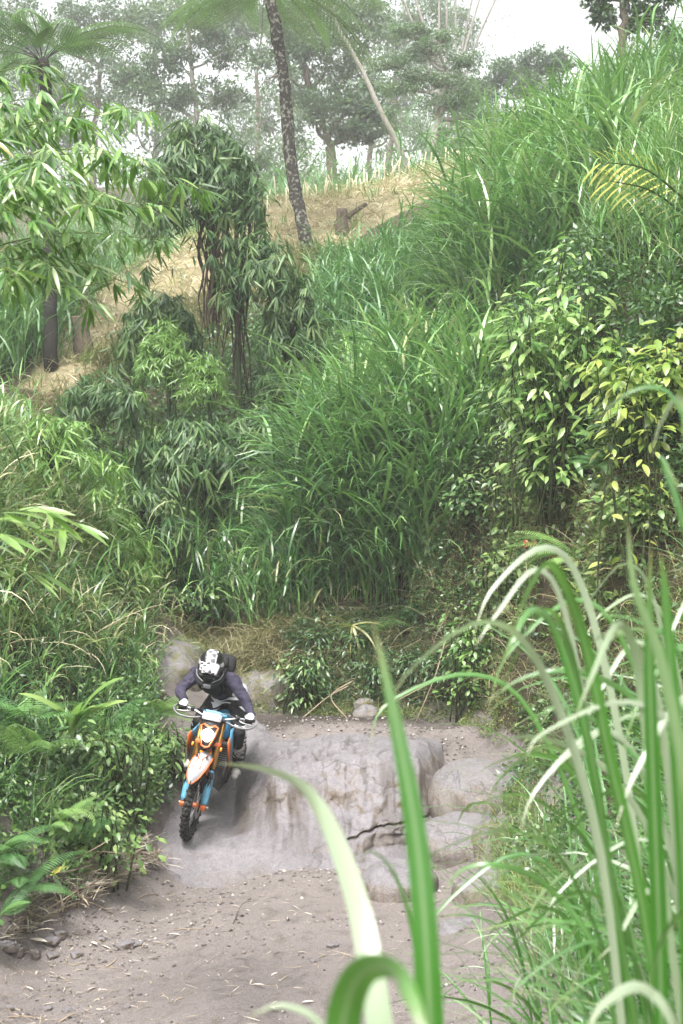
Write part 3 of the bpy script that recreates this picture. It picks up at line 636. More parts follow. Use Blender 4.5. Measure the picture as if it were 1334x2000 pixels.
# lighter creeper leaves over the right bank
under('creeper', [(960, 1200), (1000, 1000), (1120, 930), (1260, 960), (1300, 1100), (1180, 1250), (1050, 1260)], 700, (1.5, 4), (12, 18), 'weed_light', .22, 90, .075, .042, 'light green creeper over the dry bank with red flowers', (.2, .95), None, 6)
under('weeds', [(-160, 1800), (-160, 1380), (140, 1360), (280, 1480), (290, 1640), (200, 1700), (60, 1780)], 520, (-6, -1.7), (10.5, 16), 'weed_light', .2, 70, .07, .036, 'broad leaved light weeds low on the left bank', (.0, .8), lambda V, px, py: V[:, 2] > .15, 6)
# left bank: yellowing grass, thin tufts
G = Geo()
r = scatter(6000, (-6, -1.9), (12.5, 20), [(-160, 1240), (-160, 880), (60, 830), (200, 960), (290, 1130), (300, 1230), (200, 1300)], lambda V, px, py: V[:, 2] > .5)[:620]
tufts(G, r, rng.uniform(.35, .75, len(r)), 20, .015, 4, (.3, 1.4), (.5, 1.9), (.1, .95), .1)
STF(G.obj('grass', M['grass_yellow']), 'tangled yellow green grass along the top of the left bank', 'grass')
G = Geo()
r = scatter(6000, (-6, -1.7), (11, 17), [(-160, 1700), (-160, 1200), (200, 1250), (300, 1300), (310, 1480), (270, 1640), (120, 1700)], lambda V, px, py: V[:, 2] > .3)[:120]
tufts(G, r, rng.uniform(.4, .8, len(r)), 16, .016, 5, (.9, 1.5), (.6, 1.9), (.2, .9), .05)
STF(G.obj('grass', M['grass']), 'long green grass tufts hanging over the left bank', 'grass')
# dry thatch on the right bank
G = Geo()
r = scatter(5000, (1, 5), (11, 19), [(900, 1340), (930, 1000), (1100, 900), (1300, 900), (1480, 1000), (1480, 1250), (1150, 1400), (1000, 1380)])[:420]
tufts(G, r, rng.uniform(.3, .6, len(r)), 22, .010, 4, (.0, 1.2), (.5, 2.2), (.0, .8), .1)
STF(G.obj('dry_grass', M['drygrass']), 'dry brown thatch hanging down the right bank', 'grass')
# moss and low greenery along the foot of the bank
G = Geo()
r = scatter(9000, (-1.4, 2.6), (13, 18.6), [(470, 1392), (480, 1300), (560, 1330), (700, 1370), (860, 1360), (930, 1300), (1060, 1380), (1090, 1560), (1000, 1590), (990, 1450), (900, 1412), (700, 1398), (560, 1396)], lambda V, px, py: V[:, 2] > .3)
leafcloud(G, r[:750], .10, 52, .028, .016, 4, rnd=(.0, .9), squash=.5)
STF(G.obj('moss', M['moss']), 'yellow green moss along the foot of the bank', 'moss')
# roots and dead stems hanging from the undercut bank
G = Geo()
r = scatter(6000, (-1.3, 2.2), (17, 19.2), [(430, 1260), (560, 1190), (860, 1190), (960, 1160), (980, 1330), (860, 1370), (640, 1370), (520, 1330)])[:800]
n = len(r)
for q in range(3):
    rr = r + rng.normal(0, .1, (n, 3)); rr[:, 1] -= .08
    blades(G, rr, rng.uniform(-np.pi, 0, n), rng.uniform(.25, .75, n), .009, rng.uniform(-.6, .9, n), rng.uniform(.3, 2.0, n), 5, rng.uniform(0, 3, n), rng.uniform(0, .8, n), 'taper', 1.2, rng.normal(0, 1.0, n))
STF(G.obj('dead_stems', M['drygrass']), 'brown roots and dead stems hanging from the undercut bank', 'roots')
under('undergrowth', [(540, 1330), (560, 1250), (640, 1200), (860, 1190), (960, 1170), (980, 1330), (900, 1380), (640, 1375)], 900, (-1.2, 2.2), (17, 19), 'weed', .17, 110, .055, .022, 'small leaves over the undercut bank, darkened to stand for its shade', (.0, .5))  # leaf colours kept at the dark end to paint the undercut's shade

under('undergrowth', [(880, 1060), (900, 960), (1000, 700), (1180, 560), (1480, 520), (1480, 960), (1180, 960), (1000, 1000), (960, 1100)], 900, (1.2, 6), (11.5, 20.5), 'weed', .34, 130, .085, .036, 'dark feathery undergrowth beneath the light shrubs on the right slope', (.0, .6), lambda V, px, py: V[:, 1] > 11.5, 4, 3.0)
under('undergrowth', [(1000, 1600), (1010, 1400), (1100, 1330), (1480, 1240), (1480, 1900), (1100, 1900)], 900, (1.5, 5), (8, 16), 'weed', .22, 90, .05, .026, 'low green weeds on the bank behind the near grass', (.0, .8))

# messy mix on the left bank: long arching grass, dead stalks
G = Geo(); r = scatter(5000, (-6, -1.9), (11.5, 19), [(-160, 1500), (-160, 850), (60, 830), (200, 980), (290, 1150), (290, 1400), (200, 1450)], lambda V, px, py: V[:, 2] > .5)[:150]
tall_grass(G, r, rng.uniform(.35, .9, len(r)), 5, 6, (.6, 1.05), .024, .12, .35, rnd0=.6, rs=.8, droop=(.8, 2.4), dead=.2)
STF(G.obj('grass', M['grass']), 'long arching grass mixed into the left bank', 'grass')
G = Geo(); r = scatter(5000, (-6, -1.9), (11.5, 19), [(-160, 1300), (-160, 850), (60, 830), (200, 980), (290, 1150), (300, 1260), (200, 1330)], lambda V, px, py: V[:, 2] > .5)[:220]
tufts(G, r, rng.uniform(.5, .95, len(r)), 9, .014, 5, (.2, 1.4), (.4, 2.2), (.2, 1), .12)
STF(G.obj('dry_grass', M['straw']), 'pale dead stalks tangled along the top of the left bank', 'grass')

# far scrub filling the hollows under the misty trees
G = Geo(); n = 420; x = rng.uniform(-34, 26, n); y = rng.uniform(52, 112, n); z = H(x, y); top_ = np.where(x < 6, 6.5, 3.0)
c = np.stack([x, y, z + top_ * rng.random(n) ** 1.6], -1); px, py = project(c); c = c[(py > 60 + np.clip(px - 850, 0, 400) * .9)]
leafcloud(G, c, rng.uniform(.8, 1.6, len(c)), 60, .30, .13, 4, rnd=(.1, .9), shell=.3); STF(G.obj('woodland', M['tree']), 'misty scrub and woodland below the far trees', 'woodland')

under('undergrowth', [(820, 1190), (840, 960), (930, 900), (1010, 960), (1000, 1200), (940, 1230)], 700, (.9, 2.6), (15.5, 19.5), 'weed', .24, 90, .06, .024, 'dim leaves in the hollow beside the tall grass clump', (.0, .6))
G = Geo(); r = scatter(4000, (.8, 2.6), (15.5, 19.8), [(820, 1190), (840, 960), (930, 900), (1010, 960), (1000, 1200), (940, 1230)])[:170]
tufts(G, r, rng.uniform(.3, .6, len(r)), 18, .012, 4, (.2, 1.3), (.5, 2.0), (.0, .7), .1); STF(G.obj('dry_grass', M['drygrass']), 'brown dead brush in the hollow beside the tall grass', 'grass')
G = Geo(); r = scatter(6000, (-2.9, -.4), (16.4, 20.5), [(330, 1320), (300, 1215), (420, 1170), (560, 1190), (580, 1340), (480, 1370), (380, 1340)])[:330]
tufts(G, r, rng.uniform(.2, .5, len(r)), 16, .011, 4, (-.2, 1.2), (.4, 2.0), (.0, .9), .08); STF(G.obj('dry_grass', M['drygrass']), 'dry grass and root litter around the gully behind the rider', 'grass')
G = Geo(); nn = 70; a_ = rng.uniform(0, 6.28, nn); rr_ = rng.uniform(.1, 1, nn) ** .5; hx_ = -2.25 + .55 * rr_ * np.cos(a_); hy_ = 18.0 + .8 * rr_ * np.sin(a_); hz_ = 1.30 + .5 * np.sqrt(np.clip(1 - rr_ ** 2, 0, 1))
tufts(G, np.stack([hx_, hy_, hz_], -1), .3, 12, .011, 4, (-.1, .9), (.6, 2.0), (.1, .9), .08); STF(G.obj('grass', M['grass_yellow']), 'yellow grass creeping over the sandy hump', 'grass')

G = Geo(); r = scatter(9000, (-7, 5), (22, 36), Z_STRAW)[:130]
tufts(G, r, rng.uniform(.3, .7, len(r)), 14, .02, 4, (.7, 1.5), (.5, 1.6), (.3, .9), .08); STF(G.obj('grass', M['grass_yellow']), 'green tufts sprouting through the straw strip', 'grass')
G = Geo(); nn = 80; a_ = rng.uniform(0, 6.28, nn); rr_ = rng.uniform(.1, 1, nn) ** .5; hx_ = -1.0 + .45 * rr_ * np.cos(a_); hy_ = 17.85 + .45 * rr_ * np.sin(a_); hz_ = 1.02 + .38 * np.sqrt(np.clip(1 - rr_ ** 2, 0, 1))
leafcloud(G, np.stack([hx_, hy_, hz_], -1), .05, 40, .03, .016, 4, rnd=(0, .9), squash=.5); tufts(G, np.stack([hx_, hy_, hz_], -1)[:30], .22, 10, .010, 4, (-.1, .9), (.6, 2.0), (.1, .9), .06); STF(G.obj('moss', M['moss']), 'moss and thin grass over the tan rock shoulder', 'moss')
# ------------------------------------------------------------------ trees
def grow(name, label, d, trunk, rad, clumps, leaf, matl, bark, sub=10, per=60, cat='tree', subr=.40, limbs=True, group=None, squash=.7, droop=.2, dj=1.0):
    """trunk: photo pixels at distance d; clumps: (px, py, half width, half height) of crown masses"""
    pts = np.array([P(a, b, d) for a, b in trunk], float); g0 = H1(pts[0, 0], pts[0, 1])
    foot = pts[0].copy(); foot[2] = g0 - .15
    if pts[0, 2] > g0 + .3: pts = np.concatenate([[foot], pts])
    else: pts[0, 2] = g0 - .15
    root = tag(empty(name, foot), label, cat, group); off = foot
    path = spline(pts - off, 26); path[1:-1] += rng.normal(0, rad * .18, path[1:-1].shape)
    rr = np.linspace(rad, rad * .45, 26); rr[0] *= 1.35; rr[1] *= 1.12
    g = Geo(); tube(g, path, rr, 9); g.obj('trunk', M[bark], root)
    crown = Geo(); s = d / FPX; k = 0
    for (cx, cy, rx, ry) in clumps:
        c = np.array(P(cx, cy, d)) - off; rz = ry * s; rx_ = rx * s
        if limbs:
            i = int(np.argmin(np.linalg.norm(path - (c - [0, 0, rz]), axis=1))); i = max(i, 6)
            mid = (path[i] + c) / 2 + [0, 0, -.12 * rx_]
            lg = Geo(); tube(lg, spline([path[i], mid + rng.normal(0, .1 * rx_, 3), c], 9), np.linspace(rr[i] * .6, rad * .12, 9), 6)
            for q in range(4):
                e = c + rdir(1)[0] * [rx_ * .8, rx_ * .6, rz * .8]; tube(lg, spline([mid * .4 + c * .6, (c + e) / 2 + rng.normal(0, .08 * rx_, 3), e], 7), np.linspace(rad * .2, rad * .05, 7), 5)
            lg.obj('limb', M[bark], root)
        m = sub; u = rdir(m) * (rng.random((m, 1)) ** .45); cc = c + u * [rx_, rx_ * .8 * dj, rz]
        leafcloud(crown, cc, subr * min(rx_, 1.6 * rz) * rng.uniform(.6, 1.1, m), int(per * .8), leaf * 1.08, leaf * .46, 4, rnd=(.1, .9), squash=squash, shell=.3, droop=droop)
    o = crown.obj('crown', M[matl], root); o['kind'] = 'stuff'
    return root
BG = 'hazy trees beyond the ridge'
grow('broadleaf_tree', 'dark two stemmed tree standing behind the straw strip', 62, [(648, 330), (640, 270), (610, 190), (590, 90)], .26,
     [(560, 130, 70, 60), (640, 90, 80, 70), (700, 170, 70, 60), (620, 220, 80, 55), (690, 40, 90, 60), (730, 230, 40, 30), (560, 30, 60, 50), (700, 255, 50, 22)], .22, 'tree', 'bark', 26, 110)
grow('leaning_tree', 'slender pale tree leaning left above the straw stubble', 46, [(792, 325), (750, 228), (706, 135), (662, 55), (635, -20)], .11,
     [(640, -40, 60, 40), (700, -20, 70, 40)], .16, 'tree_light', 'bark_pale', 14, 60)
grow('forked_tree', 'pale forked tree with flat feathery layers of leaves', 44, [(842, 322), (846, 270), (860, 215), (872, 140)], .22,
     [(800, 62, 46, 9), (862, 70, 50, 12), (835, 96, 60, 14), (778, 172, 50, 12), (820, 150, 40, 16), (880, 158, 55, 14), (912, 190, 50, 18), (860, 205, 46, 18), (935, 226, 50, 16), (760, 120, 34, 14), (905, 120, 40, 14)], .09, 'tree_light', 'bark_pale', 22, 90, subr=1.3, squash=.35, droop=.15)
grow('broadleaf_tree', 'small dark leaved tree standing out against the white sky', 66, [(1030, 330), (1035, 240), (1030, 170)], .18,
     [(1000, 140, 60, 32), (1060, 120, 50, 30), (1040, 170, 70, 30), (950, 170, 40, 26), (1095, 130, 26, 22)], .20, 'tree', 'bark', 22, 90)
grow('tall_tree', 'tall straight trunk on the right hand crest with dark glossy sprays', 33, [(1213, 300), (1215, 160), (1217, 60), (1222, -60)], .15,
     [(1180, 25, 28, 22), (1265, 40, 36, 30), (1310, 75, 30, 30), (1250, -10, 40, 24), (1165, -10, 26, 18), (1300, -10, 40, 30)], .17, 'tree', 'bark', 14, 45, subr=.6)
grow('broadleaf_tree', 'hazy tree with a pale trunk behind the weeping bamboo', 64, [(376, 330), (382, 230), (372, 120), (368, 20)], .17,
     [(330, 110, 60, 40), (420, 190, 60, 40), (320, 190, 60, 36), (430, 90, 50, 50), (380, 40, 60, 40), (270, 150, 50, 40)], .20, 'tree', 'bark_pale', 24, 100)
grow('broadleaf_tree', 'pale misty tree behind the crown of the left tree fern', 78, [(180, 400), (185, 250), (200, 90)], .22,
     [(150, 60, 80, 60), (250, 40, 80, 60), (230, 150, 70, 60), (60, 130, 70, 60), (20, 40, 70, 70), (130, 220, 70, 60)], .26, 'tree', 'bark', 26, 100)
grow('broadleaf_tree', 'faint tree filling the gap between the two dark fern trunks', 88, [(500, 330), (505, 240), (500, 120)], .22,
     [(470, 60, 60, 60), (520, 20, 60, 50), (440, 10, 50, 50)], .28, 'tree', 'bark', 26, 100)
grow('broadleaf_tree', 'faint tall tree behind the feathery forked tree', 92, [(760, 320), (770, 220), (775, 90)], .25,
     [(760, 60, 70, 70), (830, 20, 70, 60), (850, 260, 70, 40), (760, 180, 60, 60)], .28, 'tree_light', 'bark', 26, 100)
grow('broadleaf_tree', 'low dark bushy tree right behind the stubble stalks', 52, [(900, 330), (905, 290), (900, 250)], .14,
     [(880, 280, 50, 26), (960, 250, 60, 40), (1000, 270, 50, 34), (930, 210, 60, 30)], .16, 'tree', 'bark', 14, 60)
for (lab, dd, tx, cl) in (('misty tree at the upper left corner behind the tree fern', 95, 60, [(40, 60, 90, 70), (120, 160, 80, 60), (20, 200, 90, 70), (90, 280, 90, 60)]), ('misty tree right of the left tree fern crown', 98, 300, [(290, 60, 80, 60), (260, 230, 80, 60), (340, 260, 80, 50), (330, 20, 70, 40)]),
        ('misty tree behind the spotted fern trunk', 105, 560, [(540, 100, 80, 60), (600, 180, 80, 60), (520, 220, 80, 60), (470, 260, 70, 50)]), ('misty tree behind the leaning pale trunk', 100, 720, [(700, 110, 80, 60), (760, 250, 80, 50), (700, 220, 70, 50), (650, 20, 70, 50)]), ('misty tree behind the upright bamboo culms', 110, 890, [(880, 180, 70, 50), (840, 110, 60, 40), (950, 240, 70, 40), (900, 60, 50, 40)])):
    grow('broadleaf_tree', lab, dd, [(tx, 340), (tx + 6, 240), (tx, 100)], .25, cl, .32, 'tree', 'bark', 24, 80)
# loose upright bamboo culms against the sky
root = tag(empty('bamboo_clump', P(885, 330, 70)), 'loose clump of bare grey bamboo culms fanning up against the sky', 'bamboo'); off = np.array(root.location)
lg = Geo()
for k, (a, b, c_) in enumerate([(870, 858, 858), (878, 872, 874), (884, 900, 930), (880, 905, 948), (874, 845, 800), (868, 830, 772), (886, 890, 890), (890, 920, 985)]):
    dz = 70 + rng.uniform(-1, 1); pth = spline(np.array([P(a, 320, dz), P((a + b) / 2, 200, dz), P(b, 110, dz), P(c_, -40, dz)]) - off, 16)
    g = Geo(); tube(g, pth, np.linspace(.10, .05, 16), 6); g.obj('culm', M['bark_pale'], root)
    cc = pth[8:] + rng.normal(0, .6, (8, 3)); leafcloud(lg, cc, .8, 16, .28, .05, 4, rnd=(.2, .8), droop=.8)
o = lg.obj('foliage', M['tree_light'], root); o['kind'] = 'stuff'
# understory bushes at the foot of the far trees
for q, (a, b, dd, w_, h_, lab) in enumerate([(520, 330, 66, 60, 60, 'misty scrub left of the two stemmed tree'), (440, 300, 70, 60, 70, 'misty scrub behind the weeping bamboo crown'),
        (1150, 230, 45, 60, 40, 'dark scrub beside the tall straight trunk'), (1270, 200, 30, 70, 60, 'dark feathery bush on the right hand crest'), (580, 260, 75, 70, 80, 'pale scrub between the far trunks')]):
    c = np.array(P(a, b, dd)); zb = H1(c[0], c[1]); root = tag(empty('bush', (c[0], c[1], zb)), lab, 'bush'); s = dd / FPX; g = Geo()
    cc = np.stack([rng.normal(0, w_ * s * .6, 26), rng.normal(0, w_ * s * .4, 26), rng.uniform(0, 1, 26) * max(c[2] - zb + h_ * s * .6, .6)], -1)
    leafcloud(g, cc, .3 * w_ * s, 70, .0034 * dd + .03, .0014 * dd + .012, 4, shell=.3); o = g.obj('foliage', M['tree' if q != 4 else 'tree_light'], root); o['kind'] = 'stuff'
    g = Geo()
    for k in range(5): tube(g, [(0, 0, -.1), rng.normal(0, .2, 3) + [0, 0, .5], cc[k]], [.04, .03, .01], 5)
    g.obj('stem', M['bark'], root)

# tree ferns
def tree_fern(label, d, trunk, rad, crown, n, Ln, bark, az0=None, skirts=5, seedaz=0, e0=(.35, .9), dr=(1.0, 1.6)):
    pts = np.array([P(a, b, d) for a, b in trunk]); foot = pts[0].copy(); foot[2] = H1(foot[0], foot[1]) - .1
    pts = np.concatenate([[foot], pts[1:]]); root = tag(empty('tree_fern', foot), label, 'tree fern')
    path = spline(pts - foot, 40); path[1:] += rng.normal(0, rad * .10, (39, 3)); g = Geo(); tube(g, path, np.linspace(rad * 1.15, rad, 40) * rng.uniform(.9, 1.1, 40), 10); g.obj('trunk', M[bark], root)
    top = path[-1]
    for k in range(n):
        a = seedaz + k * 2.39996 + rng.normal(0, .12) if az0 is None else az0[k]
        g = Geo(); s = Geo(); frond(g, top + np.array([math.cos(a), math.sin(a), .2]) * rad * .5, a, Ln * rng.uniform(.85, 1.1), rng.uniform(*e0), rng.uniform(*dr), 34, Ln * .21, 'bi', rng.uniform(.2, .8), s, .16, hang=.7)
        f = g.obj('frond', M['treefern'], root); s.obj('rachis', M['bark_dark'], f)
    for k in range(skirts):
        a = rng.uniform(0, 6.28); g = Geo(); blades(g, top[None] + [[0, 0, -.05]], a, rng.uniform(.7, 1.3), .03, -.2, 1.3, 6, 0, np.array([.3]), 'taper'); g.obj('dead_frond_stalk', M['bark_dark'], root)
    return root
tree_fern('dark trunked tree fern spreading its fronds over the left bamboo', 24, [(100, 640), (96, 420), (92, 250), (86, 118)], .105, None, 15, 2.1, 'bark_dark', skirts=7)
tree_fern('tall slender tree fern with a lichen spotted trunk leaning by the straw', 30, [(606, 510), (600, 478), (583, 400), (566, 300), (556, 170), (543, 80), (528, 0), (521, -30)], .125, None, 15, 3.1, 'bark_spot', seedaz=.3, e0=(-.05, .4), dr=(.8, 1.3), skirts=3)
# ------------------------------------------------------------------ bamboo, shrubs, ferns
SUB = 150
def bamboo_branch(root, leafset, start, end, sag, nspray, size, nleaf=6, stem=.006, bark='culm', maxobj=0, stuffG=None, tilt=.9, e_out=.5, nm='branch'):
    a, b = np.array(start, float), np.array(end, float); mid = (a + b) / 2 + [0, 0, sag]
    path = spline([a, mid, b], 18); g = Geo(); tube(g, path, np.linspace(stem, stem * .35, 18), 5); br = g.obj(nm, M[bark], root)
    hd = b - a; hd[2] = 0; hd /= np.linalg.norm(hd) + 1e-9; placed = 0
    for k in range(nspray):
        f = .18 + .82 * (k + rng.random()) / nspray; i = min(int(f * 17), 17); p0 = path[i]
        az0 = math.atan2(hd[1], hd[0]) + rng.uniform(-2, 2)
        tw = p0 + np.array([math.cos(az0), math.sin(az0), rng.uniform(-.2, .3)]) * size * rng.uniform(.3, 1.1)
        if stuffG is not None: tube(stuffG['twig'], [p0, (p0 + tw) / 2 + [0, 0, .02], tw], [.0022, .0016, .001], 4, cap=False)
        for q in range(nleaf):
            a2 = az0 + rng.normal(0, .75); dn = rng.uniform(.1, 1.2) * tilt
            dv = np.array([math.cos(a2), math.sin(a2), -dn]); nr = np.array([rng.normal(0, .4), rng.normal(0, .4) - .25, 1.0])
            pp = tw + (p0 - tw) * rng.random() * .5; sc = size * rng.uniform(.65, 1.15)
            if placed < maxobj: place_leaf(leafset, 'leaf', root, pp, dv, nr, sc); placed += 1
            else: leaves(stuffG['leaf'], pp[None], dv[None], nr[None], sc, sc * .15, np.array([min(rng.random(), .93)]), 6, .15, .5)
    return br
ls_b = [leaf_mesh('bamboo_leaf', 1, w, M['bamboo'], c) for w, c in ((.15, .15), (.17, .35), (.14, .5), (.16, .62), (.18, .75), (.15, .86), (.13, .99))]
base = np.array([-4.6, 8.2, H1(-4.6, 8.2)])
root = tag(empty('bamboo', base), 'bright green bamboo reaching in over the valley from the left edge', 'bamboo'); o0 = base
SG = {'leaf': Geo(), 'twig': Geo()}
tips = [(330, 215, 7.6), (250, 300, 7.2), (395, 372, 7.4), (330, 470, 7.8), (270, 560, 7.8), (165, 600, 7.0), (190, 205, 8.2), (90, 190, 7.6), (40, 215, 7), (120, 330, 6.6), (60, 440, 6.6), (210, 420, 6.9), (130, 520, 7.0), (300, 410, 8.0),
        (40, 540, 6.4), (180, 260, 8.0), (60, 260, 8.2), (240, 480, 8.4), (20, 350, 6.9), (110, 430, 8.2), (150, 350, 7.6), (200, 380, 8.3), (80, 380, 7.5), (290, 350, 8.4)]
for k, (a, b, dd) in enumerate(tips):
    st = np.array(P(-90 + rng.uniform(-40, 20), b + rng.uniform(-40, 130), dd + .2)) - o0
    bamboo_branch(root, ls_b, st, np.array(P(a, b, dd)) - o0, rng.uniform(.05, .22), 6 + int((a + 90) / 26), .165, 7, .005, maxobj=12, stuffG=SG)
# culms the branches grow from, standing just outside the picture
for k in range(5):
    x0 = np.array([rng.uniform(-.5, .5), rng.uniform(-.5, .5), -.1]); g = Geo(); tp = np.array(P(-95 + rng.uniform(-30, 20), rng.uniform(60, 300), 7.7)) - o0
    tube(g, spline([x0, (x0 * 1.2 + tp) / 2 + [-.35, 0, .3], tp], 20), np.linspace(.028, .012, 20), 7); g.obj('culm', M['culm'], root)
o = SG['leaf'].obj('foliage', M['bamboo'], root); o['kind'] = 'stuff'; SG['twig'].obj('twigs', M['culm'], root)['kind'] = 'stuff'
# low spray of the same bamboo by the left edge
base = np.array([-2.5, 6.0, H1(-2.5, 6.0)]); root = tag(empty('bamboo', base), 'few large bright bamboo leaves at the left edge below the ridge', 'bamboo'); SG = {'leaf': Geo(), 'twig': Geo()}
ls_b2 = [leaf_mesh('bamboo_leaf', 1, w, M['bamboo'], c) for w, c in ((.13, .6), (.15, .75), (.12, .88))]
for (a, b) in ((60, 1000), (40, 1050), (90, 1040), (30, 1110), (20, 975)):
    bamboo_branch(root, ls_b2, np.array(P(-110, b + 40, 6)) - base, np.array(P(a, b, 5.8)) - base, .05, 4, .21, 4, .004, maxobj=20, stuffG=SG, tilt=.6)
g = Geo(); tube(g, spline([(-.1, 0, -.1), (-.2, 0, .9), np.array(P(-112, 1080, 6)) - base], 12), np.linspace(.015, .006, 12), 6); g.obj('culm', M['culm'], root)
SG['twig'].obj('twigs', M['culm'], root)['kind'] = 'stuff'
root_long = tag(empty('bamboo', P(-60, 560, 5.2)), 'thin bare bamboo twig slanting across below the bright leaves', 'bamboo')
g = Geo(); ol = np.array(root_long.location); tube(g, spline([np.array(P(-60, 500, 7.2)) - ol, np.array(P(110, 560, 7.2)) - ol, np.array(P(230, 545, 7.4)) - ol], 14), np.linspace(.006, .002, 14), 5); g.obj('twig', M['culm'], root_long)

# sprays: fans of drooping leaves sharing a few meshes
def spray_mesh(name, matl, n=9, Ln=.26, W=.030, fan=1.2, dn=.7, c=(.1, .9)):
    out = []
    for v in range(4):
        g = Geo(); a = np.linspace(-fan, fan, n) + rng.normal(0, .12, n)
        p = np.stack([np.linspace(0, .12, n) * 0 + rng.uniform(0, .1, n), rng.normal(0, .01, n), 0 * a], -1)
        leaves(g, p, np.stack([np.cos(a), np.sin(a), -dn + rng.normal(0, .25, n)], -1), np.stack([rng.normal(0, .2, n), rng.normal(0, .2, n), np.ones(n)], -1), Ln * rng.uniform(.7, 1.15, n), W, rng.uniform(*c, n), 6, .2, .5)
        out.append(g.mesh(name, [matl]))
    return out
def put_spray(meshes, root, p, az, pitch, sc):
    o = bpy.data.objects.new('leaf_spray', random.choice(meshes)); COL.objects.link(o); o.parent = root
    o.location = p; o.rotation_euler = (rng.normal(0, .3), pitch, az); o.scale = (sc,) * 3; return o
sp_dark = spray_mesh('dark_leaf_spray', M['bamboo_dark'], 10)
sp_pale = spray_mesh('pale_leaf_spray', M['bamboo_dark'], 7, .30, .034, c=(.75, 1))
def dome(label, c, rx, rz, n, sc, culm, meshes, name='weeping_bamboo', light=.15, cat='bamboo', skirt=1.3, fill=4):
    """a bamboo whose leafy tip hangs in a dome of sprays"""
    c = np.array(c); foot = np.array([culm[0][0], culm[0][1], H1(culm[0][0], culm[0][1]) - .1]); root = tag(empty(name, foot), label, cat)
    g = Geo(); pth = spline([np.array(q, float) - foot if k else np.zeros(3) for k, q in enumerate(culm)], 22); tube(g, pth, np.linspace(.045, .012, 22), 7); g.obj('culm', M['culm_dark'], root)
    gt = Geo(); gf = Geo(); low = foot[2] + .05
    def spot():
        a = rng.uniform(0, 6.28); u = math.sqrt(rng.random()); z = c[2] + rz * (1 - 1.5 * u * u) + rng.normal(0, .10 * rz) - (rng.random() ** 3) * rz * skirt * u
        return a, u, np.array([c[0] + math.cos(a) * rx * u * rng.uniform(.85, 1.15), c[1] + math.sin(a) * rx * .75 * u, max(z, low)]) - foot
    for k in range(n):
        a, u, q = spot()
        put_spray(sp_pale if rng.random() < light else meshes, root, q, a + rng.normal(0, .5), .1 + .65 * u + rng.normal(0, .2), sc * rng.uniform(.7, 1.3))
        if k % 3 == 0: tube(gt, spline([c - foot - [0, 0, rz * .2], (q + c - foot) / 2 + [0, 0, .1], q], 6), np.linspace(.008, .003, 6), 4, cap=False)
    m = int(n * fill); pp = np.array([spot()[2] for _ in range(m)]); aa = rng.uniform(0, 6.28, m)
    leaves(gf, pp + rng.normal(0, .06, (m, 3)), np.stack([np.cos(aa), np.sin(aa), -rng.uniform(.2, 1.4, m)], -1), rdir(m, .8), .23 * sc * rng.uniform(.6, 1.2, m), .028 * sc, np.clip(rng.normal(.35, .25, m), 0, 1), 6, .15, .5)
    gf.obj('foliage', meshes[0].materials[0], root)['kind'] = 'stuff'
    gt.obj('twigs', M['culm_dark'], root)['kind'] = 'stuff'
    return root
D1 = 21.3
dome('dark weeping bamboo with a domed crown over hanging roots', P(395, 345, D1), .92, .80, 260, 1.15, [P(470, 700, D1), P(460, 560, D1), P(430, 400, D1), P(400, 300, D1)], sp_dark)
dome('drooping bamboo tip bent over beside the hanging roots', P(505, 520, D1 - .3), .62, .5, 130, 1.0, [P(596, 800, D1 + .6), P(545, 650, D1), P(505, 480, D1 - .2), P(490, 450, D1 - .3)], sp_dark, light=.3)
dome('slim bamboo with pale sprays hanging right of the hanging roots', P(570, 640, D1 - .2), .5, .8, 110, 1.0, [P(640, 830, 21.5), P(620, 700, 21.3), P(575, 520, 21), P(560, 470, 21)], sp_dark, light=.45)
dome('dark bamboo thicket low in front of the hanging roots', P(310, 640, 22.3), .7, .55, 130, 1.1, [P(330, 800, 22.5), P(330, 720, 22.4), P(330, 600, 22.3)], sp_dark, light=.25)
dome('low dark bamboo arching out above the left bank', P(190, 772, 20.5), .6, .3, 100, .95, [P(300, 870, 20.6), P(260, 800, 20.5), P(190, 745, 20.5)], sp_dark, light=.2)
dome('dark bamboo sprays low in the gully behind the rider', P(370, 880, 20.2), 1.0, .45, 170, 1.1, [P(420, 960, 20.4), P(390, 900, 20.3), P(350, 840, 20.2)], sp_dark, light=.35)
dome('pale bamboo sprays at the left end of the tall grass', P(520, 850, 20.6), .9, .4, 130, 1.1, [P(560, 930, 20.8), P(540, 880, 20.7), P(500, 820, 20.5)], sp_dark, light=.6)
dome('bamboo sprays hanging over the dark hollow left of the grass', P(290, 1010, 19.2), .6, .4, 90, 1.0, [P(300, 1100, 19.4), P(295, 1040, 19.3), P(290, 970, 19.2)], sp_dark, light=.35)
sp_lime = spray_mesh('lime_leaf_spray', M['bamboo_lime'], 12, .17, .02, 1.6, .2)
dome('bushy lime green bamboo shoot in front of the dark thicket', P(320, 690, 20.6), .38, .42, 120, .8, [P(345, 880, 20.8), P(340, 780, 20.7), P(325, 680, 20.6)], sp_lime, 'bamboo_shoot', 0)
dome('second lime green bamboo shoot sloping down to the right', P(400, 745, 20.4), .32, .36, 80, .75, [P(420, 880, 20.6), P(410, 800, 20.5), P(395, 740, 20.4)], sp_lime, 'bamboo_shoot', 0)
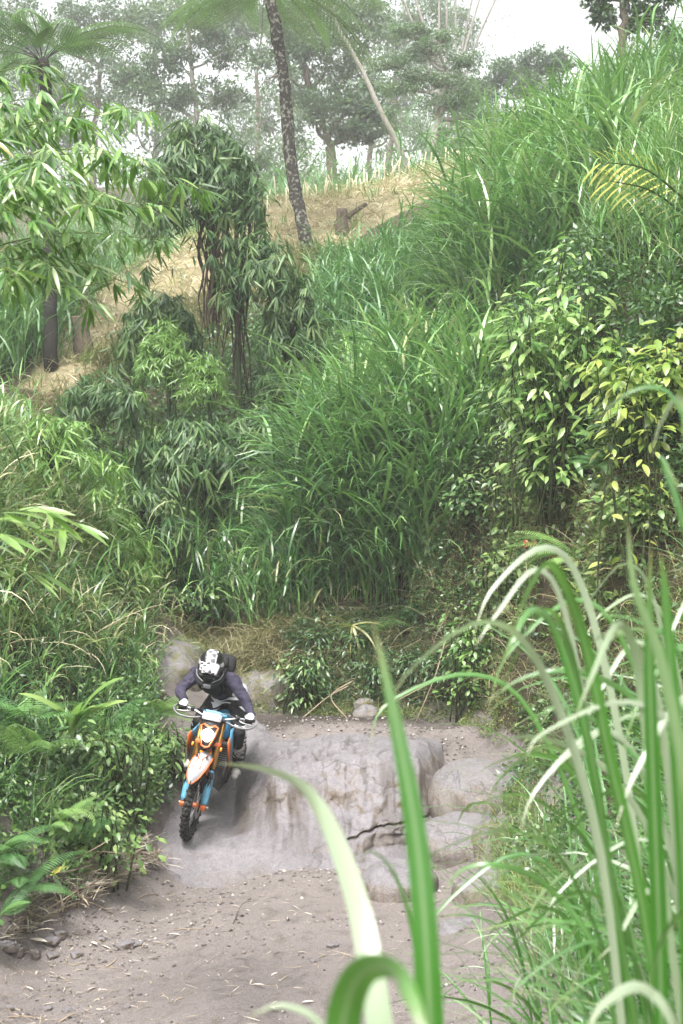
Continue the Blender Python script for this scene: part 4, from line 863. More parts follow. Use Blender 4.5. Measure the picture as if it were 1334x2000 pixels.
# hanging roots
root = tag(empty('hanging_roots', P(440, 440, D1)), 'curtain of dark brown aerial roots hanging from the weeping bamboo', 'roots'); off = np.array(root.location)
for k in range(46):
    x0 = rng.choice([rng.uniform(392, 425), rng.uniform(405, 470), rng.uniform(440, 482)]); y0 = rng.uniform(400, 470); y1 = rng.uniform(620, 690) if x0 < 435 else rng.uniform(690, 800)
    dd = D1 + rng.uniform(-.18, .25); w = rng.normal(0, 6, 5) + np.linspace(0, rng.uniform(-8, 16), 5)
    pth = spline([np.array(P(x0 + w[j], y0 + (y1 - y0) * j / 4, dd + rng.normal(0, .03))) - off for j in range(5)], 18)
    g = Geo(); tube(g, pth, np.linspace(rng.uniform(.012, .028), .006, 18), 5); g.obj('root', M['root'], root)

# right side: broad leaved shrubs
def broad(label, d, cx, cy, rx, ry, stems, nleaf, matl, Ln, W, maxobj=300, dj=.5, name='shrub', rnd=(.1, 1), spread=.24):
    c = np.array(P(cx, cy, d)); s = d / FPX; bx = c.copy(); bx[1] += .2; bx[2] = H1(bx[0], bx[1]); root = tag(empty(name, bx), label, 'shrub'); cz = c - bx
    ms = [leaf_mesh('broad_leaf', 1, W / Ln, M[matl], q, .25, .7, 5) for q in np.linspace(rnd[0], rnd[1], 6)]
    G2 = Geo(); cnt = 0; per = nleaf // stems
    for k in range(stems):
        u = rdir(1)[0]; u[2] = abs(u[2]) * rng.uniform(-.6, 1); tip = cz + u * [rx * s, dj, ry * s] * rng.uniform(.6, 1); st = np.array([rng.normal(0, .15), rng.normal(0, .1), -.1])
        pth = spline([st, (st + tip) / 2 + [u[0] * .1, u[1] * .1, .15], tip], 14); g = Geo(); tube(g, pth, np.linspace(.012, .003, 14), 5); g.obj('stem', M['stem_dark'], root)
        for q in range(per):
            i = int(rng.uniform(3, 13.99)); a = rng.uniform(0, 6.28); dv = np.array([math.cos(a), math.sin(a), rng.uniform(-.9, .15)]); pp = pth[i] + dv * rng.uniform(.02, spread); nr = np.array([rng.normal(0, .35), rng.normal(0, .3) - .3, 1])
            sc = Ln * rng.uniform(.45, 1.2)
            if cnt < maxobj and pp[1] < cz[1] + .25: place_leaf(ms, 'leaf', root, pp, dv, nr, sc); cnt += 1
            else: leaves(G2, pp[None], dv[None], nr[None], sc, sc * W / Ln, rng.uniform(rnd[0], rnd[1], 1), 6, .2, .6)
    if G2.n: G2.obj('foliage', M[matl], root)['kind'] = 'stuff'
    return root
broad('large light green shrub with pointed leaves on the right slope', 15.0, 1100, 600, 130, 120, 44, 1500, 'shrub_light', .19, .068)
broad('smaller light shrub tip poking up behind the pointed leaved shrub', 15.6, 1130, 490, 60, 55, 12, 200, 'shrub_light', .14, .06, 120)
broad('yellow green shrub with drooping leaves at the right edge', 13.2, 1265, 690, 120, 120, 30, 900, 'shrub_yellow', .18, .07)
broad('bright yellow leaved sprig below the yellow green shrub', 12.6, 1235, 800, 60, 32, 8, 90, 'shrub_yellow', .13, .05, 90, .2, rnd=(.6, 1))
broad('light green creeping shrub hanging down the bank by the stream', 16.6, 930, 1220, 55, 120, 26, 620, 'shrub_light', .085, .045, 300, .25, rnd=(0, .75))
broad('dull green shrub at the bank top right of the tall grass', 16.4, 1000, 1070, 60, 70, 18, 360, 'weed_light', .09, .05, 200, .3)
broad('narrow leaved green bush beside the front of the motorcycle', 14.9, 315, 1450, 40, 75, 22, 420, 'weed_light', .12, .030, 280, .3, rnd=(0, .8))
broad('dark leafy bush at the bottom of the gully behind the rider', 19.2, 380, 1150, 60, 50, 16, 320, 'weed', .11, .06, 160, .3)
broad('small bush of narrow dark leaves at the undercut bank', 17.2, 590, 1290, 55, 50, 20, 420, 'weed', .10, .026, 240, .25)
broad('pale small leaved bush above the dark gully', 19.6, 310, 960, 60, 50, 16, 320, 'weed_light', .10, .05, 200, .3)
# yellow palm fronds
root = tag(empty('palm', (P(1345, 500, 14.4)[0], 14.4, H1(P(1345, 500, 14.4)[0], 14.4))), 'young palm with a pale yellow frond on the right slope', 'palm'); off = np.array(root.location)
for (a, b, c_, dd) in ((P(1345, 395, 14.2), P(1260, 330, 14.0), P(1168, 316, 13.8), 0), (P(1345, 425, 14.2), P(1270, 372, 14.1), P(1185, 352, 14.0), 1)):
    pth = spline(np.array([a, b, c_]) - off, 24); g = Geo(); tube(g, np.concatenate([[[0, 0, -.1]], pth]), np.linspace(.016, .004, 25), 5); fr = g.obj('frond', M['stem'], root)
    ms = [leaf_mesh('palm_leaflet', 1, .15, M['palm_yellow'], q, .3, .5) for q in (.2, .5, .9)]
    for k in range(2, 24, 2):
        tn = pth[min(k + 1, 23)] - pth[k - 1]; tn /= np.linalg.norm(tn)
        for sg in (-1, 1):
            place_leaf(ms, 'leaflet', fr, pth[k], tn * .75 + np.array([.05 * sg, .55 * sg, -.12 + .5 * sg * -1]), (0, -.6, .8), rng.uniform(.32, .42) * (1 - .35 * abs(k - 13) / 12))
def gpt(px, py, d, up=.05): q = P(px, py, d); return (q[0], q[1], min(q[2], H1(q[0], q[1]) + up))
fern('fern', gpt(60, 1310, 12.6, .5), 7, .75, 'large fern with pale fronds high on the left bank', 'fern', plen=.16, npin=24)
fern('fern', gpt(40, 1600, 11.6, .3), 7, .65, 'fern with long fronds low on the left bank', 'fern', plen=.13)
fern('fern', gpt(110, 1590, 12.2, .3), 5, .62, 'light fern arching out over the stick pile', 'fern_light', plen=.12, az=(-1.4, .3))
fern('fern', gpt(0, 1690, 11.2, .3), 6, .5, 'small fern at the left edge near the sand', 'fern', plen=.13)
fern('fern', gpt(0, 1500, 11.6, .4), 5, .6, 'fern at the left edge halfway up the bank', 'fern', plen=.13)
fern('fern', gpt(300, 1400, 15.4, .5), 8, .6, 'yellow green fern touching the handlebar of the motorcycle', 'fern_light', plen=.15, az=(-1.8, .8), mode='bi', npin=18)
fern('fern', gpt(1130, 850, 14.4, .9), 7, .85, 'pale fern arching left from the right slope', 'fern_light', plen=.15, az=(1.8, 4.2), e0=(.3, .9))
fern('fern', gpt(1190, 900, 13.8, .5), 7, .6, 'dull fern beside a dead frond on the right slope', 'fern', plen=.13)
fern('fern', gpt(960, 660, 18.5, 1.2), 6, .7, 'light fern at the left edge of the pointed leaved shrub', 'fern_light', plen=.15)
fern('fern', gpt(640, 800, 20, .6), 7, .9, 'feathery fern left of the tall grass clump', 'fern', plen=.2, mode='bi', npin=18)
fern('fern', gpt(730, 1240, 18.2, .3), 6, .6, 'fern on the lip of the undercut bank', 'fern', plen=.16, mode='bi', npin=16)
fern('fern', gpt(860, 1220, 18.0, .3), 6, .6, 'fern between the tall grass and the creeping shrub', 'fern', plen=.16, mode='bi', npin=16)
fern('fern', gpt(1060, 700, 16, .5), 6, .7, 'feathery dark fern under the pointed leaved shrub', 'fern', plen=.18, mode='bi', npin=16)
fern('fern', gpt(1200, 480, 19.5, .5), 7, .9, 'feathery fern above the pointed leaved shrub', 'fern', plen=.2, mode='bi', npin=18)
fern('fern', gpt(500, 760, 22, .5), 7, 1.0, 'feathery fern at the foot of the hanging roots', 'fern', plen=.22, mode='bi', npin=18)
fern('fern', gpt(640, 560, 26, .5), 7, 1.1, 'feathery shrub fern right of the spotted trunk', 'fern', plen=.24, mode='bi', npin=18)
# broad pale leaves on the left bank
base = gpt(120, 1330, 12.8, .6); root = tag(empty('ginger_plant', base), 'plant with long pale lance leaves hanging on the left bank', 'plant'); off = np.array(base)
g = Geo(); tube(g, spline([(0, .2, -.5), (.02, .1, -.1), (.1, 0, .12)], 10), .008, 6); g.obj('stem', M['stem'], root)
lm = [leaf_mesh('lance_leaf', 1, .2, M['shrub_light'], q, .2, .8, 7) for q in (.4, .6, .9)]
for (a, b) in ((222, 1352), (190, 1360), (172, 1365), (150, 1362), (105, 1355), (210, 1310), (60, 1340)):
    e = np.array(P(a, b, 12.5)) - off; p0 = np.array([.1, 0, .1]) + rng.normal(0, .02, 3); place_leaf(lm, 'leaf', root, p0, e - p0, (0, -.4, 1), np.linalg.norm(e - p0) * 1.08)
# red flowers
for (a, b, lab) in ((1034, 1062, 'red flower on the right bank, higher of two'), (1090, 1086, 'red flower on the right bank, lower of two')):
    q = gpt(a, b, 14.6, 1.2); root = tag(empty('flower', (q[0], q[1], H1(q[0], q[1]))), lab, 'flower'); hz = P(a, b, 14.6)[2] - H1(q[0], q[1])
    g = Geo(); tube(g, [(0, 0, -.05), (.01, 0, hz * .5), (0, 0, hz)], .004, 5); g.obj('stem', M['stem'], root)
    for h in range(2):
        g = Geo(); n = 16; cc = np.array([[.035 * (2 * h - 1), 0, hz]]); leaves(g, np.repeat(cc, n, 0), rdir(n, .3), rdir(n), .045, .035, None, 6); g.obj('petals', M['red'], root)
# stumps, log, stubble stalks
def stump(label, a, b, d, r, h, tilt=0, name='stump'):
    q = P(a, b, d); z = H1(q[0], q[1]); root = tag(empty(name, (q[0], q[1], z)), label, 'stump'); g = Geo()
    pth = np.stack([np.linspace(0, tilt, 8), 0 * np.linspace(0, 1, 8), np.linspace(-.15, h, 8)], -1); tube(g, pth, r * (np.linspace(1.35, .95, 8) + rng.normal(0, .05, 8)), 11); g.obj('trunk', M['bark'], root)
    g = Geo(); tube(g, [(tilt, 0, h - .01), (tilt, 0, h + .012)], r * .9, 11); g.obj('cut_face', M['stick'], root)
    return root
stump('grey cut stump standing at the lower edge of the straw', 668, 445, 31, .12, .55)
stump('charred stump leaning on the left part of the slope', 168, 690, 24.5, .14, .7, -.12)
q0, q1 = P(655, 383, 31.5), P(715, 345, 31.8); root = tag(empty('fallen_log', (q0[0], q0[1], H1(q0[0], q0[1]))), 'short dark log lying on the straw above the cut stump', 'log')
g = Geo(); zz0 = H1(q0[0], q0[1]); zz1 = H1(q1[0], q1[1]); tube(g, spline([(0, 0, .05), ((q1[0] - q0[0]) / 2, (q1[1] - q0[1]) / 2, (q1[2] - q0[2]) * .5 + .05), (q1[0] - q0[0], q1[1] - q0[1], max(q1[2] - q0[2], zz1 - zz0) + .06)], 12), np.linspace(.07, .05, 12), 8); g.obj('trunk', M['bark'], root)
g = Geo(); tube(g, [(.3, 0, .15), (.42, -.05, .32)], [.025, .015], 6); g.obj('branch', M['bark'], root)
sm = []
for v in range(4):
    g = Geo(); hh = rng.uniform(.3, .7); tube(g, [(0, 0, -.1), (rng.normal(0, .03), 0, hh * .5), (rng.normal(0, .05), 0, hh)], [.020, .018, .016], 6, (rng.uniform(.4, 1), 0, 0)); sm.append(g.mesh('cut_stalk', [M['straw']]))
cnt = 0
for k in range(80):
    a = rng.uniform(520, 960); b = np.interp(a, [430, 560, 700, 900, 960], [445, 385, 345, 300, 290]) + rng.uniform(-4, 22); dd = np.interp(a, [430, 560, 700, 900], [31.5, 33, 34, 35]) + rng.uniform(-1, 1.5); q = P(a, b, dd)
    o = bpy.data.objects.new('cut_stalk', sm[k % 4]); COL.objects.link(o); o.location = (q[0], q[1], H1(q[0], q[1])); o.rotation_euler = (rng.normal(0, .08), rng.normal(0, .08), rng.uniform(0, 6)); o.scale = (1, 1, rng.uniform(.6, 1.4))
    tag(o, 'pale cut grass stalk standing on the straw ridge', 'stalk', 'cut stalks along the straw ridge')

broad('dark green shrub filling the slope under the pointed leaved shrub', 15.4, 1080, 760, 130, 90, 26, 800, 'weed', .12, .05, 200, .5)
broad('dark green shrub under the yellow green shrub at the right edge', 13.8, 1250, 860, 110, 80, 22, 600, 'weed', .11, .045, 200, .4)
broad('mixed green shrub at the right edge above the near grass', 13.0, 1270, 1010, 90, 90, 22, 560, 'weed_light', .10, .05, 200, .4)
broad('dark shrub in the hollow right of the tall grass clump', 17.6, 940, 960, 60, 100, 22, 560, 'weed', .11, .05, 160, .4)
broad('light shrub between the pointed leaved shrub and the grass slope', 16.8, 1010, 690, 70, 70, 18, 420, 'weed_light', .11, .05, 160, .4)

broad('leafy weed bush low on the left bank beside the sticks', 12.6, 190, 1580, 80, 70, 20, 480, 'weed_light', .085, .045, 200, .35, rnd=(0, .8))
broad('dark leaved bush in the middle of the left bank', 13.2, 90, 1440, 100, 80, 20, 480, 'weed', .10, .05, 200, .4)
broad('light bush under the pale lance leaves', 13.6, 230, 1420, 60, 70, 16, 380, 'weed_light', .09, .04, 160, .35, rnd=(0, .7))
broad('grey green bush at the left edge of the bank top', 15.5, 40, 1050, 90, 80, 18, 420, 'weed_light', .11, .035, 160, .5)
broad('spindly bush on the bank top above the sandy hump', 17.0, 210, 1130, 70, 70, 16, 360, 'weed_light', .12, .028, 160, .4)
sp_mid = spray_mesh('green_leaf_spray', M['bamboo_lime'], 8, .24, .026, 1.3, .6)
dome('loose green bamboo overhanging the top of the left bank', P(90, 900, 16.6), .95, .5, 150, .95, [P(60, 1000, 16.9), P(70, 940, 16.8), P(85, 860, 16.6)], sp_mid, 'bamboo', 0)
dome('loose green bamboo spilling down above the sandy hump', P(220, 1060, 17.4), .5, .4, 90, .9, [P(180, 1150, 17.6), P(200, 1100, 17.5), P(215, 1010, 17.4)], sp_mid, 'bamboo', 0)
fern('fern', gpt(200, 1330, 13.8, .6), 7, .8, 'feathery fern right of the pale lance leaves', 'fern', plen=.2, mode='bi', npin=18)
fern('fern', gpt(60, 1480, 12.4, .5), 7, .7, 'feathery fern in the middle of the left bank', 'fern_light', plen=.18, mode='bi', npin=18)
fern('fern', gpt(150, 1650, 12.3, .3), 7, .5, 'small feathery fern over the stick pile', 'fern', plen=.14, mode='bi', npin=16)

base = gpt(688, 1178, 18.0, .4); root = tag(empty('withered_grass', base), 'pale withered star of grass leaves hanging over the undercut bank', 'grass')
g = Geo(); tube(g, [(0, .1, -.4), (0, 0, .1)], .008, 5); g.obj('stem', M['straw'], root)
for k, (a, e_, l) in enumerate(((2.6, .5, .5), (3.4, -.1, .55), (3.9, -.5, .55), (4.6, -.7, .5), (5.6, -.3, .5), (.3, .25, .5), (5.2, -.8, .45), (3.1, .15, .45))):
    g = Geo(); blades(g, np.array([[0, -.02, .1]]), a, l, .04, e_, .9, 8, .6, np.array([.9]), 'grass', 1.2, 0, .2); g.obj('blade', M['grass_yellow'], root)
for k, (a, b, dd, lab) in enumerate(((720, 1300, 17.5, 'bushy brown stems low on the undercut bank'), (820, 1280, 17.4, 'dark fern bush under the tall grass clump'), (880, 1300, 17.2, 'dark leaves beside the creeping shrub'), (650, 1240, 17.9, 'dark weeds on the lip of the undercut bank'))):
    broad(lab, dd, a, b, 55, 50, 16, 380, 'weed', .09, .028, 120, .25, name='bush', rnd=(0, .6))  # bushes added with darkened leaves in place of shade below the bank

for (pts, r_, lab) in (([(680, 1340, 17.4), (640, 1362, 17.1), (590, 1386, 16.9)], .010, 'pale dead branch leaning from the undercut bank to the stream bed'), ([(690, 1330, 17.4), (655, 1350, 17.1), (648, 1368, 17.0), (680, 1392, 16.8)], .010, 'crooked pale root dangling to the stream bed'), ([(900, 1300, 17.0), (820, 1345, 16.9), (720, 1360, 17.0)], .009, 'long thin dead branch across the foot of the bank'), ([(870, 1250, 17.2), (850, 1320, 17.0), (812, 1372, 16.9)], .010, 'pale straight dead stem leaning under the creeping shrub')):
    q = np.array([P(*a) for a in pts]); q[-1, 2] = H1(q[-1, 0], q[-1, 1]) + .01; root = tag(empty('dead_branch', q[-1]), lab, 'branch'); g = Geo(); tube(g, spline(q - q[-1], 14), np.linspace(r_, r_ * .6, 14), 6); g.obj('stem', M['stick'], root)

broad('mid green bush filling the slope right of the hanging roots', 21.6, 560, 740, 90, 80, 20, 560, 'weed', .13, .05, 120, .5, name='bush')
broad('mid green bush left of the lime green bamboo shoot', 21.2, 240, 800, 90, 60, 20, 520, 'weed_light', .12, .05, 120, .5, name='bush', rnd=(0, .6))
broad('leafy bush between the lime shoots and the tall grass', 20.8, 470, 830, 90, 60, 20, 520, 'weed', .12, .045, 120, .5, name='bush')
fern('fern', gpt(430, 830, 20.8, .5), 8, .9, 'feathery fern below the lime green shoots', 'fern', plen=.2, mode='bi', npin=18)
fern('fern', gpt(250, 720, 22.5, .5), 8, .9, 'feathery fern beside the dark bamboo thicket', 'fern', plen=.2, mode='bi', npin=18)
fern('fern', gpt(600, 700, 22.5, .5), 8, 1.0, 'feathery fern on the slope below the spotted trunk', 'fern', plen=.22, mode='bi', npin=18)
# ------------------------------------------------------------------ sand: gravel, stones, sticks, dead leaves
G = Geo()
n = 32000; x = rng.uniform(-3, 1.6, n); y = 9 + 9 * rng.random(n) ** 1.1; z = H(x, y)
den = np.clip(.35 + 2.4 * fbm(x * 1.1, y * 1.1, 0, 77, 3), .05, 1); den = np.maximum(den, np.exp(-((y - 13.3) / .35) ** 2)); den = np.maximum(den, (y > 15.5) * .9)
m = (z < 1.05) & (rng.random(n) < den); x, y, z = x[m], y[m], z[m]; n = len(x)
oc = np.array([(1, 0, 0), (0, 1, 0), (-1, 0, 0), (0, -1, 0), (0, 0, 1), (0, 0, -.6)]); tr = np.array([(0, 1, 4), (1, 2, 4), (2, 3, 4), (3, 0, 4), (1, 0, 5), (2, 1, 5), (3, 2, 5), (0, 3, 5)])
s = .004 + .022 * rng.random(n) ** 5; a = rng.uniform(0, 6.28, n); ca, sa = np.cos(a), np.sin(a)
q = oc[None] * s[:, None, None] * rng.uniform(.6, 1.3, (n, 6, 3)); q[..., 2] *= .7
q = np.stack([q[..., 0] * ca[:, None] - q[..., 1] * sa[:, None], q[..., 0] * sa[:, None] + q[..., 1] * ca[:, None], q[..., 2]], -1) + np.stack([x, y, z + s * .15], -1)[:, None]
G.add(q.reshape(-1, 3), None, (np.arange(n)[:, None, None] * 6 + tr[None]).reshape(-1, 3), np.repeat(rng.random(n), 6)[:, None] * np.ones(3))
mgv = mat('gravel', (.3, .27, .25), .85); at = N(mgv, 'ShaderNodeAttribute', attribute_name='col'); sp = N(mgv, 'ShaderNodeSeparateColor'); L(mgv, at.outputs['Color'], sp.inputs[0])
L(mgv, ramp(mgv, sp.outputs[0], [(0, (.045, .038, .035)), (.5, (.16, .137, .127)), (.85, (.28, .25, .23)), (1, (.45, .42, .39))]), mgv.node_tree.nodes['Principled BSDF'].inputs['Base Color'])
tag(G.obj('gravel', mgv, None, False), 'loose gravel scattered over the sand of the stream bed', 'gravel', kind='stuff')
def sandpt(px, py, lift=0.0):
    """where the line of sight through a pixel meets the sand"""
    d = np.linspace(8.6, 16, 600); q = P(px, py, d); h = H(q[0], d); k = int(np.argmax(q[2] < h)); q = (float(q[0][k]), float(d[k]))
    return (q[0], q[1], H1(q[0], q[1]) + lift)
STG = 'stones strewn on the sand'
for k, (a, b, r_, lab) in enumerate([(12, 1852, .07, 'dark rounded stone at the left edge of the sand'), (40, 1860, .06, 'brown stone beside the dark rounded one at the left edge'), (247, 1850, .055, 'dark stone standing upright on the sand'),
        (262, 1846, .045, 'grey stone leaning on the dark upright one'), (195, 1838, .035, 'small black stone left of the upright pair'), (132, 1976, .035, 'round black stone near the bottom of the sand'), (48, 1814, .05, 'pale flat stone by the white leaf'),
        (100, 1840, .06, 'broad pale slab of stone by the white leaf'), (118, 1830, .05, 'pale angular stone behind the broad slab'), (72, 1866, .05, 'brown stone below the white leaf'), (92, 1973, .03, 'pale pebble low on the sand'), (250, 1968, .022, 'pale pebble right of the round black stone'),
        (330, 1845, .02, 'white pebble in the middle of the sand'), (20, 1972, .035, 'grey stone in the lower corner of the sand'), (105, 1867, .04, 'rough brown stone in the row on the left'), (150, 1868, .045, 'flat brown stone at the end of the row'), (650, 1850, .04, 'dark stone at the grass foot'), (612, 1880, .03, 'small dark stone at the grass foot')]):
    o = boulder('stone', sandpt(a, b, r_ * .12), (r_ * rng.uniform(1.0, 1.6), r_ * rng.uniform(.7, 1.1), r_ * rng.uniform(.45, .75)), 100 + k, None, rng.uniform(0, 3), n=10, ampl=.7, pw=.55); tag(o, lab, 'stone', STG)
ST = [((110, 1742), (232, 1722), .012, 'forked brown stick lying across the sand'), ((208, 1712), (226, 1744), .009, 'short bent end of the forked stick'), ((85, 1758), (196, 1728), .012, 'pale stick under the forked brown one'), ((100, 1788), (222, 1784), .010, 'pale straight cane on the sand'),
      ((150, 1700), (205, 1660), .012, 'bleached cane leaning on the stick pile'), ((120, 1690), (215, 1640), .011, 'grey cane on top of the stick pile'), ((100, 1712), (180, 1690), .014, 'thick brown cane low in the stick pile'), ((160, 1655), (235, 1700), .009, 'thin cane crossing the stick pile'), ((205, 1655), (208, 1692), .012, 'short pale upright splinter by the stick pile'), ((60, 1800), (150, 1740), .009, 'thin cane at the left end of the pile'),
      ((130, 1675), (250, 1668), .009, 'long thin cane along the bank foot'), ((235, 1665), (290, 1690), .008, 'thin cane by the rock end'), ((250, 1650), (262, 1690), .008, 'split cane hanging from the bank end'), ((180, 1690), (260, 1650), .007, 'slanting cane against the bank'), ((60, 1750), (64, 1800), .007, 'short upright twig at the bank foot'), ((152, 1725), (154, 1790), .006, 'thin upright twig on the sand'),
      ((338, 1818), (400, 1815), .006, 'pale cane piece in the middle of the sand'), ((270, 1757), (310, 1748), .006, 'pale splinter below the rock ledge'), ((130, 1885), (235, 1893), .004, 'very thin twig across the sand'), ((205, 1892), (228, 1874), .007, 'short pale splinter by the thin twig'), ((15, 1988), (90, 1992), .006, 'pale cane at the bottom edge'), ((115, 1998), (155, 1985), .007, 'pale splinter at the bottom edge'), ((340, 1960), (362, 1948), .006, 'splinter lying in the wheel rut'), ((455, 1805), (500, 1760), .004, 'thin dark twig right of the wheel rut')]
for (p0, p1, r_, lab) in ST:
    a = np.array(sandpt(*p0, r_ * .6)); b = np.array(sandpt(*p1, r_ * .6))
    if 'pile' in lab or 'upright' in lab or 'bank' in lab or 'forked' in lab: b = np.array(P(p1[0], p1[1], min(a[1], b[1]) + .05)); b[2] = max(b[2], H1(b[0], b[1]) + r_ * .6)
    o = tag(empty('stick', a), lab, 'stick', 'sticks and canes on the sand'); g = Geo(); mid = (b - a) / 2 + rng.normal(0, .012, 3); mid[2] = abs(mid[2]); tube(g, spline([np.zeros(3), mid, b - a], 9), np.linspace(r_, r_ * .6, 9), 6, squash=.75)
    g.obj('stem', M['stick' if 'brown' not in lab and 'dark' not in lab else 'bark'], o)
    if lab.startswith('forked'): g = Geo(); tube(g, [mid, mid + [.12, .02, .08], mid + [.2, -.02, .03]], [.007, .005, .003], 5); g.obj('twig', M['bark'], o)
dl = []
for v in range(5):
    g = Geo(); blades(g, np.zeros((1, 3)), 0, 1, .14 + .04 * v, .10, .22, 5, 0, np.array([.25 + .18 * v]), 'lance', 1.2, .15, .25); dl.append(g.mesh('dead_leaf', [M['deadleaf']]))
n = 0
spots = [(58, 1838, .17, 'large white dead leaf beside the stones'), (50, 1930, .10, None), (190, 1930, .10, None), (175, 1965, .10, None), (128, 1915, .09, None), (70, 1905, .07, None), (480, 1778, .06, None), (425, 1768, .07, None), (330, 1780, .07, None), (130, 1870, .06, None), (240, 1880, .07, None)]
while len(spots) < 120:
    a, b = (rng.uniform(0, 640), rng.uniform(1700, 1995)) if rng.random() < .5 else (rng.uniform(0, 290), rng.uniform(1690, 1900))
    if b > 1700 + max(0, 280 - a) * .25: spots.append((a, b, rng.uniform(.03, .11), None))
for a, b, s, lab in spots:
    o = bpy.data.objects.new('dead_leaf', dl[4] if lab else random.choice(dl)); COL.objects.link(o); o.location = sandpt(a, b, .006); o.rotation_euler = (rng.normal(0, .12), rng.normal(0, .1), rng.uniform(0, 6.28) if not lab else -.45); o.scale = (s, s * rng.uniform(.5, 1), s)
    tag(o, lab or 'small pale dead leaf lying on the sand', 'leaf', 'dead leaves on the sand' if not lab else None)
q = sandpt(98, 1716, .02); o = bpy.data.objects.new('yellow_leaf', leaf_mesh('yellow_leaf', .16, .07, M['palm_yellow'], .9)); COL.objects.link(o); o.location = q; o.rotation_euler = (.3, -.4, .6); tag(o, 'single yellow leaf on the bank foot beside the sticks', 'leaf')
# dry litter at the foot of the left bank
G = Geo(); r = scatter(6000, (-3.2, -1.6), (10.8, 14.2), [(0, 1850), (60, 1740), (170, 1690), (280, 1640), (305, 1690), (220, 1720), (120, 1790)])[:260]
tufts(G, r + [0, 0, .02], .22, 7, .016, 3, (-.1, .8), (.1, .9), (.2, 1), .06); STF(G.obj('leaf_litter', M['deadleaf']), 'dry canes and dead grass piled along the left bank foot', 'litter')
G = Geo(); r = scatter(5000, (-3.1, .8), (9.2, 13.6), None, lambda V, px, py: V[:, 2] < .25); r = r[np.exp(-np.clip(r[:, 0] + 2.6, 0, 9) / .7) * 1.1 + .12 > rng.random(len(r))][:420]
tufts(G, r + [0, 0, .008], rng.uniform(.05, .16, len(r)), 3, .008, 3, (-.05, .25), (.0, .3), (.0, .8), .05); STF(G.obj('leaf_litter', M['deadleaf']), 'scraps of dry grass and bark strewn over the sand', 'litter')
G = Geo(); r = scatter(3000, (1.3, 2.2), (9, 14.6), [(900, 2000), (880, 1800), (1000, 1560), (1100, 1560), (1150, 1800), (1100, 2000)])[:150]
tufts(G, r, rng.uniform(.2, .45, len(r)), 20, .009, 4, (.2, 1.4), (.5, 1.9), (.1, .9), .08); STF(G.obj('grass', M['grass_yellow']), 'short thin grass at the foot of the right bank', 'grass')

# ------------------------------------------------------------------ near grass
def near_blade(root, off, pts, W, rnd, name='blade', fold=.25, seg=22, twist=0.0, side=None, roll=0.0):
    """one broad blade along hand-placed points (photo pixel, distance)"""
    p = spline(np.array([P(*q) for q in pts]) - off, seg + 1); t = np.linspace(0, 1, seg + 1)
    tn = np.gradient(p, axis=0); tn /= np.linalg.norm(tn, axis=1)[:, None]
    up = np.array([0, -.25, 1.0]) if side is None else np.array(side)
    s = np.cross(tn, np.array([0, 1.0, 0])); ln = np.linalg.norm(s, axis=1)[:, None]; s = s / (ln + 1e-6)
    nr = np.cross(s, tn); ang = (twist * (t - .3) + roll)[:, None]
    s2 = s * np.cos(ang) + nr * np.sin(ang); n2 = np.cross(s2, tn)
    w = (np.minimum(1, .7 + .9 * t) * np.clip(1 - t ** 2.6, .01, 1) * W * .5)[:, None]
    V = np.stack([p - s2 * w + n2 * w * fold, p, p + s2 * w + n2 * w * fold], 1).reshape(-1, 3)
    o = np.arange(seg) * 3; Q = np.concatenate([np.stack([o, o + 1, o + 4, o + 3], -1), np.stack([o + 1, o + 2, o + 5, o + 4], -1)])
    g = Geo(); g.add(V, Q, None, np.stack([np.full(len(V), rnd), np.repeat(t, 3), np.tile([0., 1., 0.], seg + 1)], -1)); return g.obj(name, M['grass_near'], root)
b0 = np.array([.1, 1.15, 0]); b0[2] = H1(b0[0], b0[1]); root = tag(empty('grass_clump', b0), 'three broad blurred grass blades rising close to the lens', 'grass')
near_blade(root, b0, [(905, 3300, 1.25), (850, 2300, 1.25), (838, 1950, 1.25), (815, 1650, 1.27), (770, 1400, 1.29), (728, 1215, 1.31)], .027, .45, twist=.2)
near_blade(root, b0, [(840, 3300, 1.3), (790, 2400, 1.35), (735, 1960, 1.40), (690, 1740, 1.48), (610, 1560, 1.62), (520, 1505, 1.8), (420, 1490, 2.0)], .028, .92, twist=.5)
near_blade(root, b0, [(780, 3300, 1.05), (700, 2500, 1.05), (668, 2080, 1.05), (690, 1925, 1.03), (750, 1890, .99), (800, 1940, .94), (850, 2080, .9)], .029, .6, twist=.4)
b1 = np.array([.62, 2.2, 0]); b1[2] = H1(b1[0], b1[1]); root = tag(empty('grass_clump', b1), 'tall near grass clump of arched blades, white sheen put into their colour, at the right edge', 'grass')
